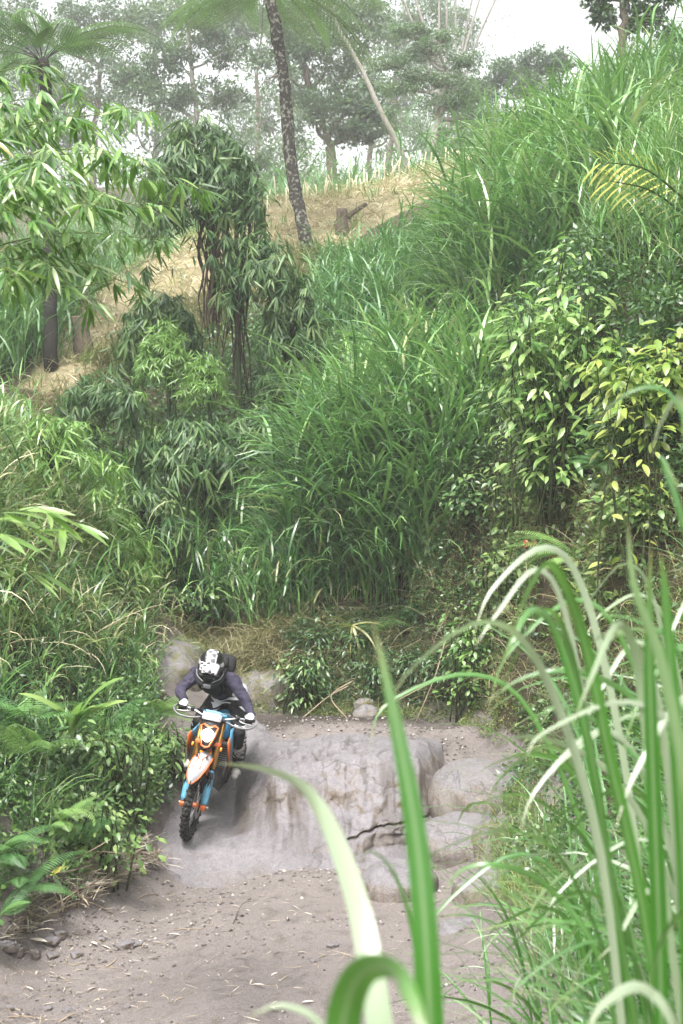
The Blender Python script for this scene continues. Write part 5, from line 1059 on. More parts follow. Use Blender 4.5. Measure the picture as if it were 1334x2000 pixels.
HB = [([(1330, 2300, 2.0), (1260, 1800, 2.0), (1190, 1480, 2.0), (1140, 1250, 2.0), (1080, 1105, 1.95), (1035, 1150, 1.9), (990, 1260, 1.85)], .034, .6), ([(1290, 2300, 2.1), (1200, 1750, 2.1), (1150, 1450, 2.1), (1090, 1240, 2.1), (1040, 1190, 2.05), (1000, 1250, 2.0), (975, 1310, 2.0)], .030, .5),
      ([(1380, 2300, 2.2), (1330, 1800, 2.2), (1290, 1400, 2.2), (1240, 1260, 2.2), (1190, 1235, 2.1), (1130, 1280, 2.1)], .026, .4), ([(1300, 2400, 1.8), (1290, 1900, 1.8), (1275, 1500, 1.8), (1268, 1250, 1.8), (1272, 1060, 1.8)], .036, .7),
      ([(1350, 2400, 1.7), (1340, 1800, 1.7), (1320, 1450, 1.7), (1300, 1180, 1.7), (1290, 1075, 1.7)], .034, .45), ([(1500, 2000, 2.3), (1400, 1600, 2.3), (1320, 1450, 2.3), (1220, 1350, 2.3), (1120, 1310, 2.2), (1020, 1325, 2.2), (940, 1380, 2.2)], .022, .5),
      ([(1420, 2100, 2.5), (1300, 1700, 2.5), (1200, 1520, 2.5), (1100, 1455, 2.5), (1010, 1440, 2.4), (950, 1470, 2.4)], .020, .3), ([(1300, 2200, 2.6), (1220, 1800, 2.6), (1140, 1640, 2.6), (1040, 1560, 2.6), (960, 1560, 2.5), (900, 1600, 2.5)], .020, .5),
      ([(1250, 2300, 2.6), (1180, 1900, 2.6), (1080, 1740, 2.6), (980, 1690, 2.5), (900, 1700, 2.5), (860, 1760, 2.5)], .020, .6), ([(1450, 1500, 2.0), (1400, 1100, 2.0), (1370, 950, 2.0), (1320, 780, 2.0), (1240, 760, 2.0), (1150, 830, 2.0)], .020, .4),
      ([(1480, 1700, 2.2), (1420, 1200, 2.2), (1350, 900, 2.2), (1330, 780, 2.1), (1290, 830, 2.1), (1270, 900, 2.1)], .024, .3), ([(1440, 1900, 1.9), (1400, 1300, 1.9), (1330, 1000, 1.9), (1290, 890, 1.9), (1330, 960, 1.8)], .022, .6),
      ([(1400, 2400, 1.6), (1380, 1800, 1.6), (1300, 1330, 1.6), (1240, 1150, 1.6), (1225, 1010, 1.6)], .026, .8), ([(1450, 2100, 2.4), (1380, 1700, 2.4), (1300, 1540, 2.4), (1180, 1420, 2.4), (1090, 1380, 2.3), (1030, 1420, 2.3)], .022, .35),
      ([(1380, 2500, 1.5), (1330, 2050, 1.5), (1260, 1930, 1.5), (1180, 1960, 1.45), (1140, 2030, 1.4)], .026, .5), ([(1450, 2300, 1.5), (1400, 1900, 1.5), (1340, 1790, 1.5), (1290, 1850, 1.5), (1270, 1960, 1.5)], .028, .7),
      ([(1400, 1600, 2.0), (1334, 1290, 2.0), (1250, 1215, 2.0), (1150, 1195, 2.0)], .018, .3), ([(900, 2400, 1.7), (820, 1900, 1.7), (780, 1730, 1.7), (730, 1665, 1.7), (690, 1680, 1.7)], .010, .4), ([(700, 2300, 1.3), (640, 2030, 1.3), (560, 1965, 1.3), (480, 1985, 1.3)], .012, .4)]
for k_, (pts, W, c) in enumerate(HB): near_blade(root, b1, pts, W * .62, [c, .5, .95, .3][k_ % 4], twist=rng.uniform(-.5, .5), roll=rng.uniform(.2, .9) * rng.choice([-1, 1]))  # some blades take the pale colour that imitates sky sheen
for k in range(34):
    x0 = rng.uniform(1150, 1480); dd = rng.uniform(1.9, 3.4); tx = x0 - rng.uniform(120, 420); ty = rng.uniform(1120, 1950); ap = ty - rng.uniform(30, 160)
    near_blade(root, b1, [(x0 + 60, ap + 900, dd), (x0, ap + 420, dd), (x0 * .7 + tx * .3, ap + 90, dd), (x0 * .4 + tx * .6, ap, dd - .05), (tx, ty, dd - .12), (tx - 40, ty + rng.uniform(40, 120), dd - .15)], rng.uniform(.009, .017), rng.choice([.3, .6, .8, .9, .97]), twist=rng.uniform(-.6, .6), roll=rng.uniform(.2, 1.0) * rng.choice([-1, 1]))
def near_clump(label, x, y, h, nst, nl, W, LL, rs, spread, maxobj=110):
    base = np.array([x, y, H1(x, y)]); root = tag(empty('grass_clump', base), label, 'grass', 'grass clumps on the near right bank'); GS = Geo(); GL = Geo(); k = 0
    for s in range(nst):
        r0 = rng.normal(0, spread, 3) * [1, 1, 0]; r0[2] = H1(x + r0[0], y + r0[1]) - base[2] - .03; hh = h * rng.uniform(.5, 1.05); la = rng.uniform(0, 6.28); ll = abs(rng.normal(0, .18)); tv = np.array([math.cos(la) * ll - .08, math.sin(la) * ll, 1.0])
        g = Geo(); tube(g, [r0, r0 + tv * hh * .5, r0 + tv * hh], [.008, .007, .004], 5, (rng.uniform(.3, .7), 0, 0)); g.obj('stem', M['grass_near'], root)
        for q in range(nl):
            f = .15 + .85 * (q + rng.random() * .6) / nl; a = rng.uniform(0, 6.28) if rng.random() < .55 else rng.uniform(2.2, 4.1)
            g = Geo(); blades(g, (r0 + tv * hh * f)[None], a, rng.uniform(*LL), W * rng.uniform(.45, .95), rng.uniform(.75, 1.4), rng.uniform(.9, 2.3), 9, rng.normal(0, .4), np.array([np.clip(rng.normal(.36, .3), 0, 1)]), 'grass', 1.25, rng.normal(0, .6), .25)
            if k < maxobj: g.obj('blade', M['grass_near'], root); k += 1
            else: GL.add(g.V[0], g.Q[0], None, g.C[0])
    if GL.n: GL.obj('blades', M['grass_near'], root)['kind'] = 'stuff'
    return root
near_clump('dense green grass clump in the lower right corner', 1.15, 3.7, 1.35, 16, 8, .026, (.55, .95), .4, .28)
near_clump('grass clump leaning over the stream from the right bank', 1.25, 4.9, 1.15, 15, 7, .022, (.5, .85), .4, .25)
near_clump('grass clump against the right edge behind the white blades', 1.75, 5.6, 1.6, 16, 8, .024, (.6, 1.0), .4, .3)
near_clump('lower grass clump reaching towards the pale boulders', 1.35, 6.6, .9, 14, 6, .018, (.45, .8), .4, .28)
near_clump('small grass clump at the very bottom of the bank', .95, 5.6, .55, 12, 6, .016, (.35, .6), .4, .25)
near_clump('wispy grass clump above the moss streaked boulder', 2.0, 8.2, .9, 14, 6, .018, (.5, .85), .4, .3)
near_clump('thin grass clump high at the right edge', 2.3, 7.0, 1.5, 14, 7, .020, (.6, 1.0), .4, .3)
near_clump('grass clump beside the sand in front of the boulders', 1.45, 8.6, .6, 12, 6, .014, (.35, .6), .4, .25)
near_clump('dark grass clump under the wispy one', 2.5, 9.6, .9, 14, 6, .018, (.5, .8), .4, .35)
near_clump('tall grass clump close to the lens at the right edge', 1.0, 2.9, 1.1, 16, 8, .028, (.5, .9), .4, .2)
near_clump('grass clump filling the lower right below the arched blades', .85, 3.3, .8, 14, 7, .022, (.4, .7), .4, .2)
near_clump('broad leaved grass clump beside the lower right corner', 1.45, 4.3, 1.5, 18, 8, .026, (.6, 1.0), .4, .25)
near_clump('grass clump between the arched blades and the boulders', 1.65, 7.4, 1.0, 16, 7, .020, (.5, .85), .4, .3)
near_clump('grass clump hanging over the tall rounded boulder', 2.3, 11.5, .8, 14, 6, .018, (.5, .8), .4, .35)
# thin long leaf fallen on the rock by the front wheel
base = np.array(sandpt(330, 1560)); root = tag(empty('grass_clump', base), 'dark grass leaf trailing on the rock by the front wheel', 'grass')
for k in range(4):
    g = Geo(); blades(g, np.array([[-.22 + .03 * k, -.05, .18]]), rng.uniform(-1.1, .1), rng.uniform(.3, .5), .022, .1, 1.5, 8, .3, np.array([.1]), 'grass', 1.2); g.obj('blade', M['grass_dark'], root)
# ------------------------------------------------------------------ motorcycle and rider
def loft(G, secs, closed=True, caps=True, C=None):
    S = np.asarray(secs, float); n, m = S.shape[:2]; i, j = np.meshgrid(np.arange(n - 1), np.arange(m if closed else m - 1), indexing='ij'); k = (j + 1) % m
    Q = np.stack([i * m + j, i * m + k, (i + 1) * m + k, (i + 1) * m + j], -1).reshape(-1, 4); V = S.reshape(-1, 3); T = None
    if caps and closed:
        V = np.concatenate([V, [S[0].mean(0)], [S[-1].mean(0)]]); a, b = n * m, n * m + 1
        T = [(a, (q + 1) % m, q) for q in range(m)] + [(b, (n - 1) * m + q, (n - 1) * m + (q + 1) % m) for q in range(m)]
    G.add(V, Q, T, C); return G
def rbox(G, c, s, r=.2, rot=None, C=None):
    """rounded box"""
    s = np.array(s) / 2; secs = []
    th = np.arange(20) / 20 * 2 * np.pi; e = .45
    cx, sy = np.sign(np.cos(th)) * np.abs(np.cos(th)) ** e, np.sign(np.sin(th)) * np.abs(np.sin(th)) ** e
    for t, f in ((-1, 1 - r), (-1 + r * .4, 1 - r * .25), (-1 + r, 1), (1 - r, 1), (1 - r * .4, 1 - r * .25), (1, 1 - r)): secs.append(np.stack([cx * s[0] * f, sy * s[1] * f, np.full(20, t * s[2])], -1))
    S = np.array(secs)
    if rot is not None: S = S @ np.array(rot).T
    return loft(G, S + np.array(c), C=C)
def roty(a): c, s = math.cos(a), math.sin(a); return np.array([[c, 0, s], [0, 1, 0], [-s, 0, c]])
def rotx(a): c, s = math.cos(a), math.sin(a); return np.array([[1, 0, 0], [0, c, -s], [0, s, c]])
def ring(G, c, R_, prof, seg=48, C=None):
    """lathe a closed (radial, axial) profile about the wheel axle (y)"""
    th = np.arange(seg) / seg * 2 * np.pi; pr = np.array(prof); m = len(pr)
    V = np.stack([c[0] + (R_ + pr[None, :, 0]) * np.cos(th)[:, None], c[1] + pr[None, :, 1] + 0 * th[:, None], c[2] + (R_ + pr[None, :, 0]) * np.sin(th)[:, None]], -1)
    i, j = np.meshgrid(np.arange(seg), np.arange(m), indexing='ij'); i2, j2 = (i + 1) % seg, (j + 1) % m
    G.add(V.reshape(-1, 3), np.stack([i * m + j, i * m + j2, i2 * m + j2, i2 * m + j], -1).reshape(-1, 4), None, C); return G
def plate(G, outline, th):
    """sheet of a given thickness from a 3D outline (fan)"""
    o = np.array(outline, float); n = len(o); nr = np.cross(o[1] - o[0], o[2] - o[1]); nr /= np.linalg.norm(nr); a, b = o - nr * th / 2, o + nr * th / 2
    V = np.concatenate([a, b, [a.mean(0)], [b.mean(0)]]); Q = [(k, (k + 1) % n, n + (k + 1) % n, n + k) for k in range(n)]; T = [(2 * n, (k + 1) % n, k) for k in range(n)] + [(2 * n + 1, n + k, n + (k + 1) % n) for k in range(n)]
    G.add(V, Q, T); return G
def dirty(m, amt=.35, scale=14):
    b = m.node_tree.nodes['Principled BSDF']; tc = N(m, 'ShaderNodeTexCoord'); n = noise(m, scale, 5, .7, tc.outputs['Object']); f = math_(m, 'MULTIPLY', ramp(m, n, [(.48, (0, 0, 0)), (.68, (1, 1, 1))]), amt)
    c = mixc(m, f, tuple(b.inputs['Base Color'].default_value)[:3], (.20, .165, .14)); L(m, c, b.inputs['Base Color'])
    L(m, math_(m, 'ADD', math_(m, 'MULTIPLY', n, .3), b.inputs['Roughness'].default_value - .1), b.inputs['Roughness']); return m
K = {'orange': dirty(mat('orange_plastic', (.64, .14, .025), .4), .5), 'blue': dirty(mat('blue_plastic', (.03, .17, .30), .45), .5), 'lblue': dirty(mat('light_blue_plastic', (.12, .37, .54), .45), .4), 'white': dirty(mat('white_plastic', (.40, .40, .43), .3), .3),
     'black': mat('black_plastic', (.012, .012, .013), .5), 'rubber': dirty(mat('tyre_rubber', (.012, .012, .012), .85), .35, 20), 'steel': mat('bare_metal', (.45, .45, .46), .32, .9), 'engine': dirty(mat('engine_metal', (.10, .10, .105), .5, .6), .4), 'grey': dirty(mat('radiator_grey', (.22, .22, .23), .5, .3), .3),
     'lamp': mat('lit_headlamp', (1, 1, 1), .2, emit=(.95, .98, 1), strength=12), 'gold': mat('fork_tube', (.40, .22, .06), .3, .8), 'amber': mat('amber_lens', (.9, .32, .03), .25)}
bikeM = (Matrix.Translation((-1.406, 14.799, .326)) @ Matrix.Rotation(R(-90 - 8.86), 4, 'Z') @ Matrix.Rotation(R(11.1), 4, 'Y') @ Matrix.Rotation(R(-11.34), 4, 'X'))
bike = empty('motorcycle'); bike.matrix_world = bikeM
tag(bike, 'orange, blue and white off-road motorcycle with lit headlamp on the rock slope', 'motorcycle')
def wheel(cx, cz, Ro, w):
    g = Geo(); th = np.arange(12) / 12 * 2 * np.pi; ring(g, (cx, 0, cz), Ro - .055, np.stack([.043 * np.cos(th), w * np.sin(th)], -1)); tyre = g.obj('tyre', K['rubber'], bike)
    k = Geo(); nk = 46; oc8 = np.array([(x, y, z) for x in (-1, 1) for y in (-1, 1) for z in (-1, 1)], float); f8 = [(0, 1, 3, 2), (4, 6, 7, 5), (0, 4, 5, 1), (2, 3, 7, 6), (0, 2, 6, 4), (1, 5, 7, 3)]
    for q in range(nk):
        a = q / nk * 2 * np.pi; rows = ((-.35, .35) if q % 2 else (-.95, 0, .95))
        for v in rows:
            lat = v * .95; rr = Ro - .055 + .043 * math.cos(lat) + .006; yv = w * math.sin(lat); up = np.array([math.cos(a) * math.cos(lat), math.sin(lat), math.sin(a) * math.cos(lat)]); fw = np.array([-math.sin(a), 0, math.cos(a)]); sd = np.cross(up, fw)
            c = np.array([cx + rr * math.cos(a), yv, cz + rr * math.sin(a)]); k.add(c + oc8[:, :1] * fw * .012 + oc8[:, 1:2] * sd * .012 + oc8[:, 2:] * up * .009, f8)
    k.obj('tread', K['rubber'], tyre, False)
    g = Geo(); ring(g, (cx, 0, cz), Ro - .10, [(-.012, -.018), (.006, -.026), (.012, -.014), (.012, .014), (.006, .026), (-.012, .018)]); rim = g.obj('rim', K['black'], bike)
    g = Geo()
    for q in range(32):
        a = q / 32 * 2 * np.pi; a2 = a + (.35 if q % 4 < 2 else -.35); sg = .03 if q % 2 else -.03; tube(g, [(cx + .03 * math.cos(a2), sg, cz + .03 * math.sin(a2)), (cx + (Ro - .105) * math.cos(a), 0, cz + (Ro - .105) * math.sin(a))], .0022, 4, cap=False)
    g.obj('spokes', K['steel'], rim); g = Geo(); ring(g, (cx, 0, cz), 0, [(.0, -.055), (.03, -.055), (.032, -.03), (.022, 0), (.032, .03), (.03, .055), (.0, .055)], 20); g.obj('hub', K['orange'], rim)
    g = Geo(); ring(g, (cx, .06, cz), .10, [(-.03, -.002), (.028, -.002), (.028, .002), (-.03, .002)], 40); g.obj('brake_disc', K['steel'], rim)
    return tyre
wheel(.74, .345, .345, .044); wheel(-.74, .335, .335, .058)
A0, A1 = np.array([.74, 0, .345]), np.array([.345, 0, 1.12]); fd = (A1 - A0) / np.linalg.norm(A1 - A0); fn = np.array([fd[2], 0, -fd[0]])   # fn: forward of the fork
for sg in (-1, 1):
    y = np.array([0, sg * .105, 0]); g = Geo(); tube(g, [A0 + y - fd * .02, A0 + y + fd * .40], [.028, .026], 10); leg = g.obj('fork_leg', K['black'], bike)
    g = Geo(); tube(g, [A0 + y + fd * .38, A1 + y], [.027, .027], 10); g.obj('fork_tube', K['gold'], leg)
    secs = []
    for t, w in ((.02, .030), (.06, .040), (.2, .042), (.32, .036), (.36, .022)): secs.append([A0 + y + fd * t + fn * (.036 + q2) + np.array([0, w * q1, 0]) for q1, q2 in ((-1, -.03), (-.7, 0), (0, .008), (.7, 0), (1, -.03), (.7, -.012), (0, -.004), (-.7, -.012))])
    g = Geo(); loft(g, secs); gd = g.obj('fork_guard', K['lblue'], bike)
    g = Geo(); rbox(g, A0 + y + fd * -.005 + fn * .02, (.075, .055, .05), .3); g.obj('axle_clamp', K['orange'], bike); g = Geo(); tube(g, [A0 + y * 1.0 + [0, sg * .02, 0], A0 + y + [0, sg * .05, 0]], [.018, .014], 10); g.obj('axle_nut', K['steel'], bike)
    g = Geo()
    for q in range(7): b0_ = A0 + y + fd * (.22 + .02 * (q % 3)) + fn * .047 + [0, -.026 + .0085 * q, 0]; plate(g, [b0_ + [0, -.006, 0], b0_ + fd * .05, b0_ + [0, .006, 0], b0_ - fd * .035], .002)
    plate(g, [A0 + y + fd * .34 + fn * .046 + [0, -.028, 0], A0 + y + fd * .34 + fn * .046 + [0, .028, 0], A0 + y + fd * .27 + fn * .0475 + [0, .034, 0], A0 + y + fd * .27 + fn * .0475 + [0, -.034, 0]], .002); g.obj('flame_graphic', K['black'], gd)
for t in (.62, .86):
    g = Geo(); rbox(g, A0 + fd * t, (.07, .27, .045), .3, roty(-.47)); g.obj('triple_clamp', K['orange' if t < .7 else 'black'], bike)
for sg in (-1, 1): g = Geo(); tube(g, [A0 + fd * .56 + fn * .03 + [0, sg * .145, 0], A0 + fd * .60 + fn * .03 + [0, sg * .145, 0]], .012, 8); g.obj('indicator', K['amber'], bike)
# front fender: pointed, arched, orange edged
xs = np.linspace(0, 1, 12); fx = .46 + .60 * xs; fz = .815 + .045 * np.sin(xs * 2.2) - .10 * xs ** 2; fw_ = np.interp(xs, [0, .25, .6, .85, 1], [.075, .095, .088, .062, .012]); prof_ = np.linspace(-1, 1, 9)
top = [[(fx[k], fw_[k] * v, fz[k] - .05 * abs(v) ** 2.2) for v in prof_] for k in range(12)]
secs = [list(top[k]) + [(x_, y_, z_ - .008) for x_, y_, z_ in reversed(top[k])] for k in range(12)]
g = Geo(); loft(g, secs); fen = g.obj('mudguard', K['white'], bike)
edge = np.array([[top[k][0] for k in range(12)], [top[k][8] for k in range(12)]]); g = Geo()
tube(g, np.concatenate([edge[0], edge[1][::-1]]), .0075, 6); tube(g, [np.array(top[2][2]) + [0, 0, .003], np.array(top[5][3]) + [0, 0, .004], np.array(top[8][2]) + [0, 0, .003]], .005, 5); tube(g, [np.array(top[2][6]) + [0, 0, .003], np.array(top[5][5]) + [0, 0, .004], np.array(top[8][6]) + [0, 0, .003]], .005, 5); tube(g, [np.array(top[5][3]) + [0, 0, .004], np.array(top[5][5]) + [0, 0, .004]], .005, 5)
g.obj('edge_trim', K['orange'], fen)
g = Geo(); plate(g, [top[1][1], top[1][7], top[0][7], top[0][1]], .012); V_ = g.V[0]; V_[:, 2] += .016; g.obj('strap', K['amber'], fen)
for sg in (3, 5): g = Geo(); rbox(g, np.array(top[4][sg]) + [0, (sg - 4) * .028, .006], (.05, .018, .01), .3); g.obj('vent', K['black'], fen)
# headlight mask
mc = A0 + fd * .70 + fn * .10; ux_ = np.array([0, 1, 0.])
def mk(u, v, w): return mc + ux_ * u + fd * v + fn * w
secs = []
for v, w, dp in ((-.15, .045, .02), (-.12, .06, .035), (-.04, .085, .045), (.06, .105, .04), (.12, .11, .03), (.17, .10, .01)): secs.append([mk(w * q1, v, dp * q2) for q1, q2 in ((-1, -1.6), (-1, -.2), (-.75, .6), (0, 1), (.75, .6), (1, -.2), (1, -1.6), (0, -1.2))])
g = Geo(); loft(g, secs); msk = g.obj('headlamp_mask', K['black'], bike)
g = Geo(); ol = [(-.04, -.125), (-.072, -.02), (-.088, .07), (-.055, .085), (0, .06), (.055, .085), (.088, .07), (.072, -.02), (.04, -.125), (0, -.14)]
tube(g, [mk(u, v, .044 - abs(u) * .15) for u, v in ol + ol[:2]], .010, 7); g.obj('surround', K['orange'], msk)
g = Geo(); th = np.arange(20) / 20 * 2 * np.pi; loft(g, [[mk(.060 * f * math.cos(t) * (1.1 if math.sin(t) > 0 else .85), -.02 + .062 * f * math.sin(t), w) for t in th] for f, w in ((1, .03), (1, .048), (.8, .058), (.35, .063))]); g.obj('headlamp', K['lamp'], msk)
g = Geo(); rbox(g, mk(0, .165, .035), (.035, .20, .075), .25, roty(-.5)); pl = g.obj('plate', K['white'], msk)
g = Geo()
for q, (u, w) in enumerate(((-.07, .014), (-.045, .010), (-.025, .016), (0, .012), (.022, .012), (.05, .02), (.074, .010))): rbox(g, mk(u, .166 + .006 * (q % 2), .054), (.006, w, .03), .2, roty(-.5))
g.obj('plate_marks', mat('faded_print', (.35, .37, .42), .5), pl)
g = Geo(); rbox(g, mk(0, .215, .0), (.05, .17, .03), .3, roty(-.5)); g.obj('instrument', K['lblue'], msk)
# handlebar
hb = [(.27, -.40, 1.15), (.29, -.30, 1.155), (.33, -.19, 1.15), (.35, -.09, 1.125), (.35, .09, 1.125), (.33, .19, 1.15), (.29, .30, 1.155), (.27, .40, 1.15)]
g = Geo(); tube(g, spline(hb, 40), .0115, 8); bar = g.obj('handlebar', K['steel'], bike)
for sg in (-1, 1):
    g = Geo(); tube(g, [(.286, sg * .285, 1.155), (.27, sg * .40, 1.15)], .017, 10); g.obj('grip', K['black'], bar)
    g = Geo(); tube(g, spline([(.265, sg * .415, 1.15), (.33, sg * .425, 1.13), (.40, sg * .36, 1.105), (.405, sg * .24, 1.10), (.375, sg * .13, 1.115)], 24), .008, 6, squash=1.7); g.obj('hand_guard', K['grey'], bar)
    g = Geo(); tube(g, spline([(.325, sg * .24, 1.15), (.355, sg * .29, 1.14), (.345, sg * .40, 1.125)], 12), .006, 6); g.obj('lever', K['steel'], bar)
    g = Geo(); rbox(g, (.315, sg * .235, 1.16), (.05, .04, .04), .3); g.obj('lever_mount', K['black'], bar)
    g = Geo(); tube(g, spline([(.34, sg * .23, 1.16), (.42, sg * .12, 1.22), (.44, sg * .02, 1.17), (.42, sg * -.05, 1.02)], 20), .0045, 6); g.obj('cable', K['grey' if sg > 0 else 'black'], bar)
g = Geo(); tube(g, [(.33, -.12, 1.155), (.33, .12, 1.155)], .02, 8); g.obj('bar_pad', K['lblue'], bar)
# radiators, shrouds, tank, seat, tail
for sg in (-1, 1):
    g = Geo(); rbox(g, (.30, sg * .135, .74), (.04, .12, .26), .12, roty(-.25)); rad = g.obj('radiator', K['grey'], bike); g = Geo()
    for q in range(11): rbox(g, np.array([.325, sg * .135, .74]) + roty(-.25) @ np.array([0, 0, -.11 + .022 * q]), (.014, .105, .006), .3)
    g.obj('louvre', K['black'], rad)
    g = Geo(); plate(g, [(.50, sg * .205, .96), (.42, sg * .215, .80), (.27, sg * .215, .60), (.22, sg * .205, .62), (.30, sg * .20, .86), (.40, sg * .195, .97)], .012); sh = g.obj('radiator_shroud', K['orange'], bike)
    g = Geo(); plate(g, [(.40, sg * .2, .95), (.29, sg * .205, .85), (.22, sg * .205, .64), (.02, sg * .185, .72), (-.02, sg * .16, .93), (.2, sg * .165, .98)], .012); g.obj('panel', K['lblue'], sh)
    g = Geo(); plate(g, [(-.05, sg * .165, .92), (-.08, sg * .18, .66), (-.42, sg * .15, .72), (-.80, sg * .12, .92), (-.80, sg * .12, .97), (-.3, sg * .14, .93)], .012); g.obj('side_panel', K['white'], bike)
    g = Geo(); rbox(g, (-.12, sg * .23, .395), (.05, .10, .022), .2); g.obj('foot_peg', K['steel'], bike)
    g = Geo(); tube(g, spline([(.36, 0, .92), (.25, sg * .09, .86), (.0, sg * .13, .70), (-.16, sg * .13, .46), (-.14, sg * .12, .36)], 20), .022, 8); g.obj('frame_spar', K['orange'], bike)
    g = Geo(); tube(g, [(-.14, sg * .10, .42), (-.45, sg * .105, .39), (-.74, sg * .10, .335)], [.035, .028, .024], 8); g.obj('swingarm', K['steel'], bike)
g = Geo(); tube(g, spline([(.36, 0, .88), (.30, 0, .60), (.24, 0, .40), (.05, 0, .30), (-.15, 0, .33)], 20), .025, 8); g.obj('down_tube', K['orange'], bike)
def hull(st, matl, name, e=.7):
    th = np.arange(18) / 18 * 2 * np.pi; g = Geo(); loft(g, [[(x_, w * np.sign(math.cos(t)) * abs(math.cos(t)) ** e, z_ + h * np.sign(math.sin(t)) * abs(math.sin(t)) ** e) for t in th] for x_, z_, w, h in st]); return g.obj(name, K[matl], bike)
hull([(.33, .93, .05, .05), (.27, .95, .12, .09), (.12, .93, .145, .12), (-.04, .90, .12, .10), (-.12, .89, .08, .06)], 'blue', 'fuel_tank'); g = Geo(); tube(g, [(.14, 0, 1.04), (.14, 0, 1.065)], [.035, .03], 12); g.obj('filler_cap', K['black'], bike)
hull([(.10, .985, .05, .025), (-.02, .965, .09, .045), (-.3, .945, .12, .05), (-.55, .955, .11, .045), (-.68, .975, .07, .03)], 'blue', 'seat')
xs = np.linspace(0, 1, 9); tp = [[(-.60 - .42 * q, v * (.10 - .035 * q ** 2), .945 + .10 * q - .03 * abs(v) ** 2) for v in np.linspace(-1, 1, 7)] for q in xs]
g = Geo(); loft(g, [list(r_) + [(a, b, c - .01) for a, b, c in reversed(r_)] for r_ in tp]); g.obj('mudguard', K['white'], bike)
# engine, pipe, skid plate, exhaust
g = Geo(); rbox(g, (.04, 0, .43), (.36, .26, .24), .35); rbox(g, (.12, 0, .62), (.17, .17, .22), .2, roty(.25)); en = g.obj('engine', K['engine'], bike)
for sg in (-1, 1): g = Geo(); tube(g, [(.02, sg * .12, .43), (.02, sg * .155, .43)], [.10, .085], 18); g.obj('crankcase_cover', K['engine'], en)
g = Geo(); tube(g, spline([(.2, 0, .64), (.30, -.06, .58), (.30, -.13, .46), (.1, -.16, .46), (-.2, -.15, .62), (-.45, -.15, .74)], 30), .021, 9); ex = g.obj('exhaust_pipe', K['steel'], bike); g = Geo(); tube(g, [(-.42, -.16, .73), (-.52, -.165, .77), (-.82, -.165, .87), (-.86, -.165, .885)], [.03, .055, .05, .03], 12); g.obj('silencer', K['grey'], ex)
g = Geo(); plate(g, [(.30, -.10, .42), (.30, .10, .42), (.18, .13, .29), (-.16, .13, .28), (-.16, -.13, .28), (.18, -.13, .29)], .01); g.obj('skid_plate', K['engine'], bike)
g = Geo(); tube(g, [(-.28, 0, .45), (-.2, 0, .80)], .035, 10); g.obj('shock_absorber', K['white'], bike)

# --- rider
W_ = {'jersey': mat('purple_jersey', (.085, .066, .13), .8, spec=.2), 'black': mat('black_fabric', (.012, .012, .014), .75, spec=.25), 'trouser': mat('printed_black_trousers', (.015, .015, .017), .75, spec=.25), 'glove': mat('pale_grey_glove', (.48, .48, .53), .7), 'boot': dirty(mat('black_boot', (.018, .018, .02), .45), .4, 20), 'sole': dirty(mat('boot_toe_grey', (.42, .40, .38), .6), .4, 20)}
m = W_['jersey']; tc = N(m, 'ShaderNodeTexCoord'); n1 = noise(m, 9, 4, .6, tc.outputs['Object'], .8); L(m, ramp(m, noise(m, 5, 3, .5, tc.outputs['Object']), [(.3, (.024, .022, .038)), (.7, (.054, .047, .076))]), m.node_tree.nodes['Principled BSDF'].inputs['Base Color']); bump(m, n1, .9, .05)
m = W_['trouser']; tc = N(m, 'ShaderNodeTexCoord'); w1 = N(m, 'ShaderNodeTexWave', wave_type='BANDS', bands_direction='Z', wave_profile='SAW'); w1.inputs['Scale'].default_value = 5.5; w1.inputs['Distortion'].default_value = 0; L(m, tc.outputs['Object'], w1.inputs['Vector'])
pn = noise(m, 5.5, 0, .5, tc.outputs['Object']); f = math_(m, 'GREATER_THAN', math_(m, 'ADD', pn, math_(m, 'MULTIPLY', w1.outputs['Fac'], .16)), .70); L(m, mixc(m, f, (.013, .013, .015), (.62, .62, .64)), m.node_tree.nodes['Principled BSDF'].inputs['Base Color']); bump(m, noise(m, 10, 4, .6, tc.outputs['Object'], .8), .8, .04)
rider = empty('person'); rider.matrix_world = bikeM
tag(rider, 'rider in purple jersey, black trousers and chequered helmet, standing on the pegs, gripping the handlebar', 'person')
def capsule(G, a, b, ra, rb, n=14):
    a, b = np.array(a, float), np.array(b, float); d = b - a; l = np.linalg.norm(d); d = d / (l + 1e-9); u = np.cross(d, [0, .3, 1]) if abs(d[2]) < .9 else np.cross(d, [1, 0, 0]); u /= np.linalg.norm(u); v = np.cross(d, u); th = np.arange(n) / n * 2 * np.pi; c = np.cos(th)[:, None] * u + np.sin(th)[:, None] * v; S = []
    for t in (-90, -65, -40, -18, 0): S.append(a + d * ra * math.sin(R(t)) + c * ra * max(math.cos(R(t)), .02))
    for f in (.33, .66): S.append(a + d * l * f + c * (ra + (rb - ra) * f))
    for t in (0, 18, 40, 65, 90): S.append(b + d * rb * math.sin(R(t)) + c * rb * max(math.cos(R(t)), .02))
    return loft(G, S)
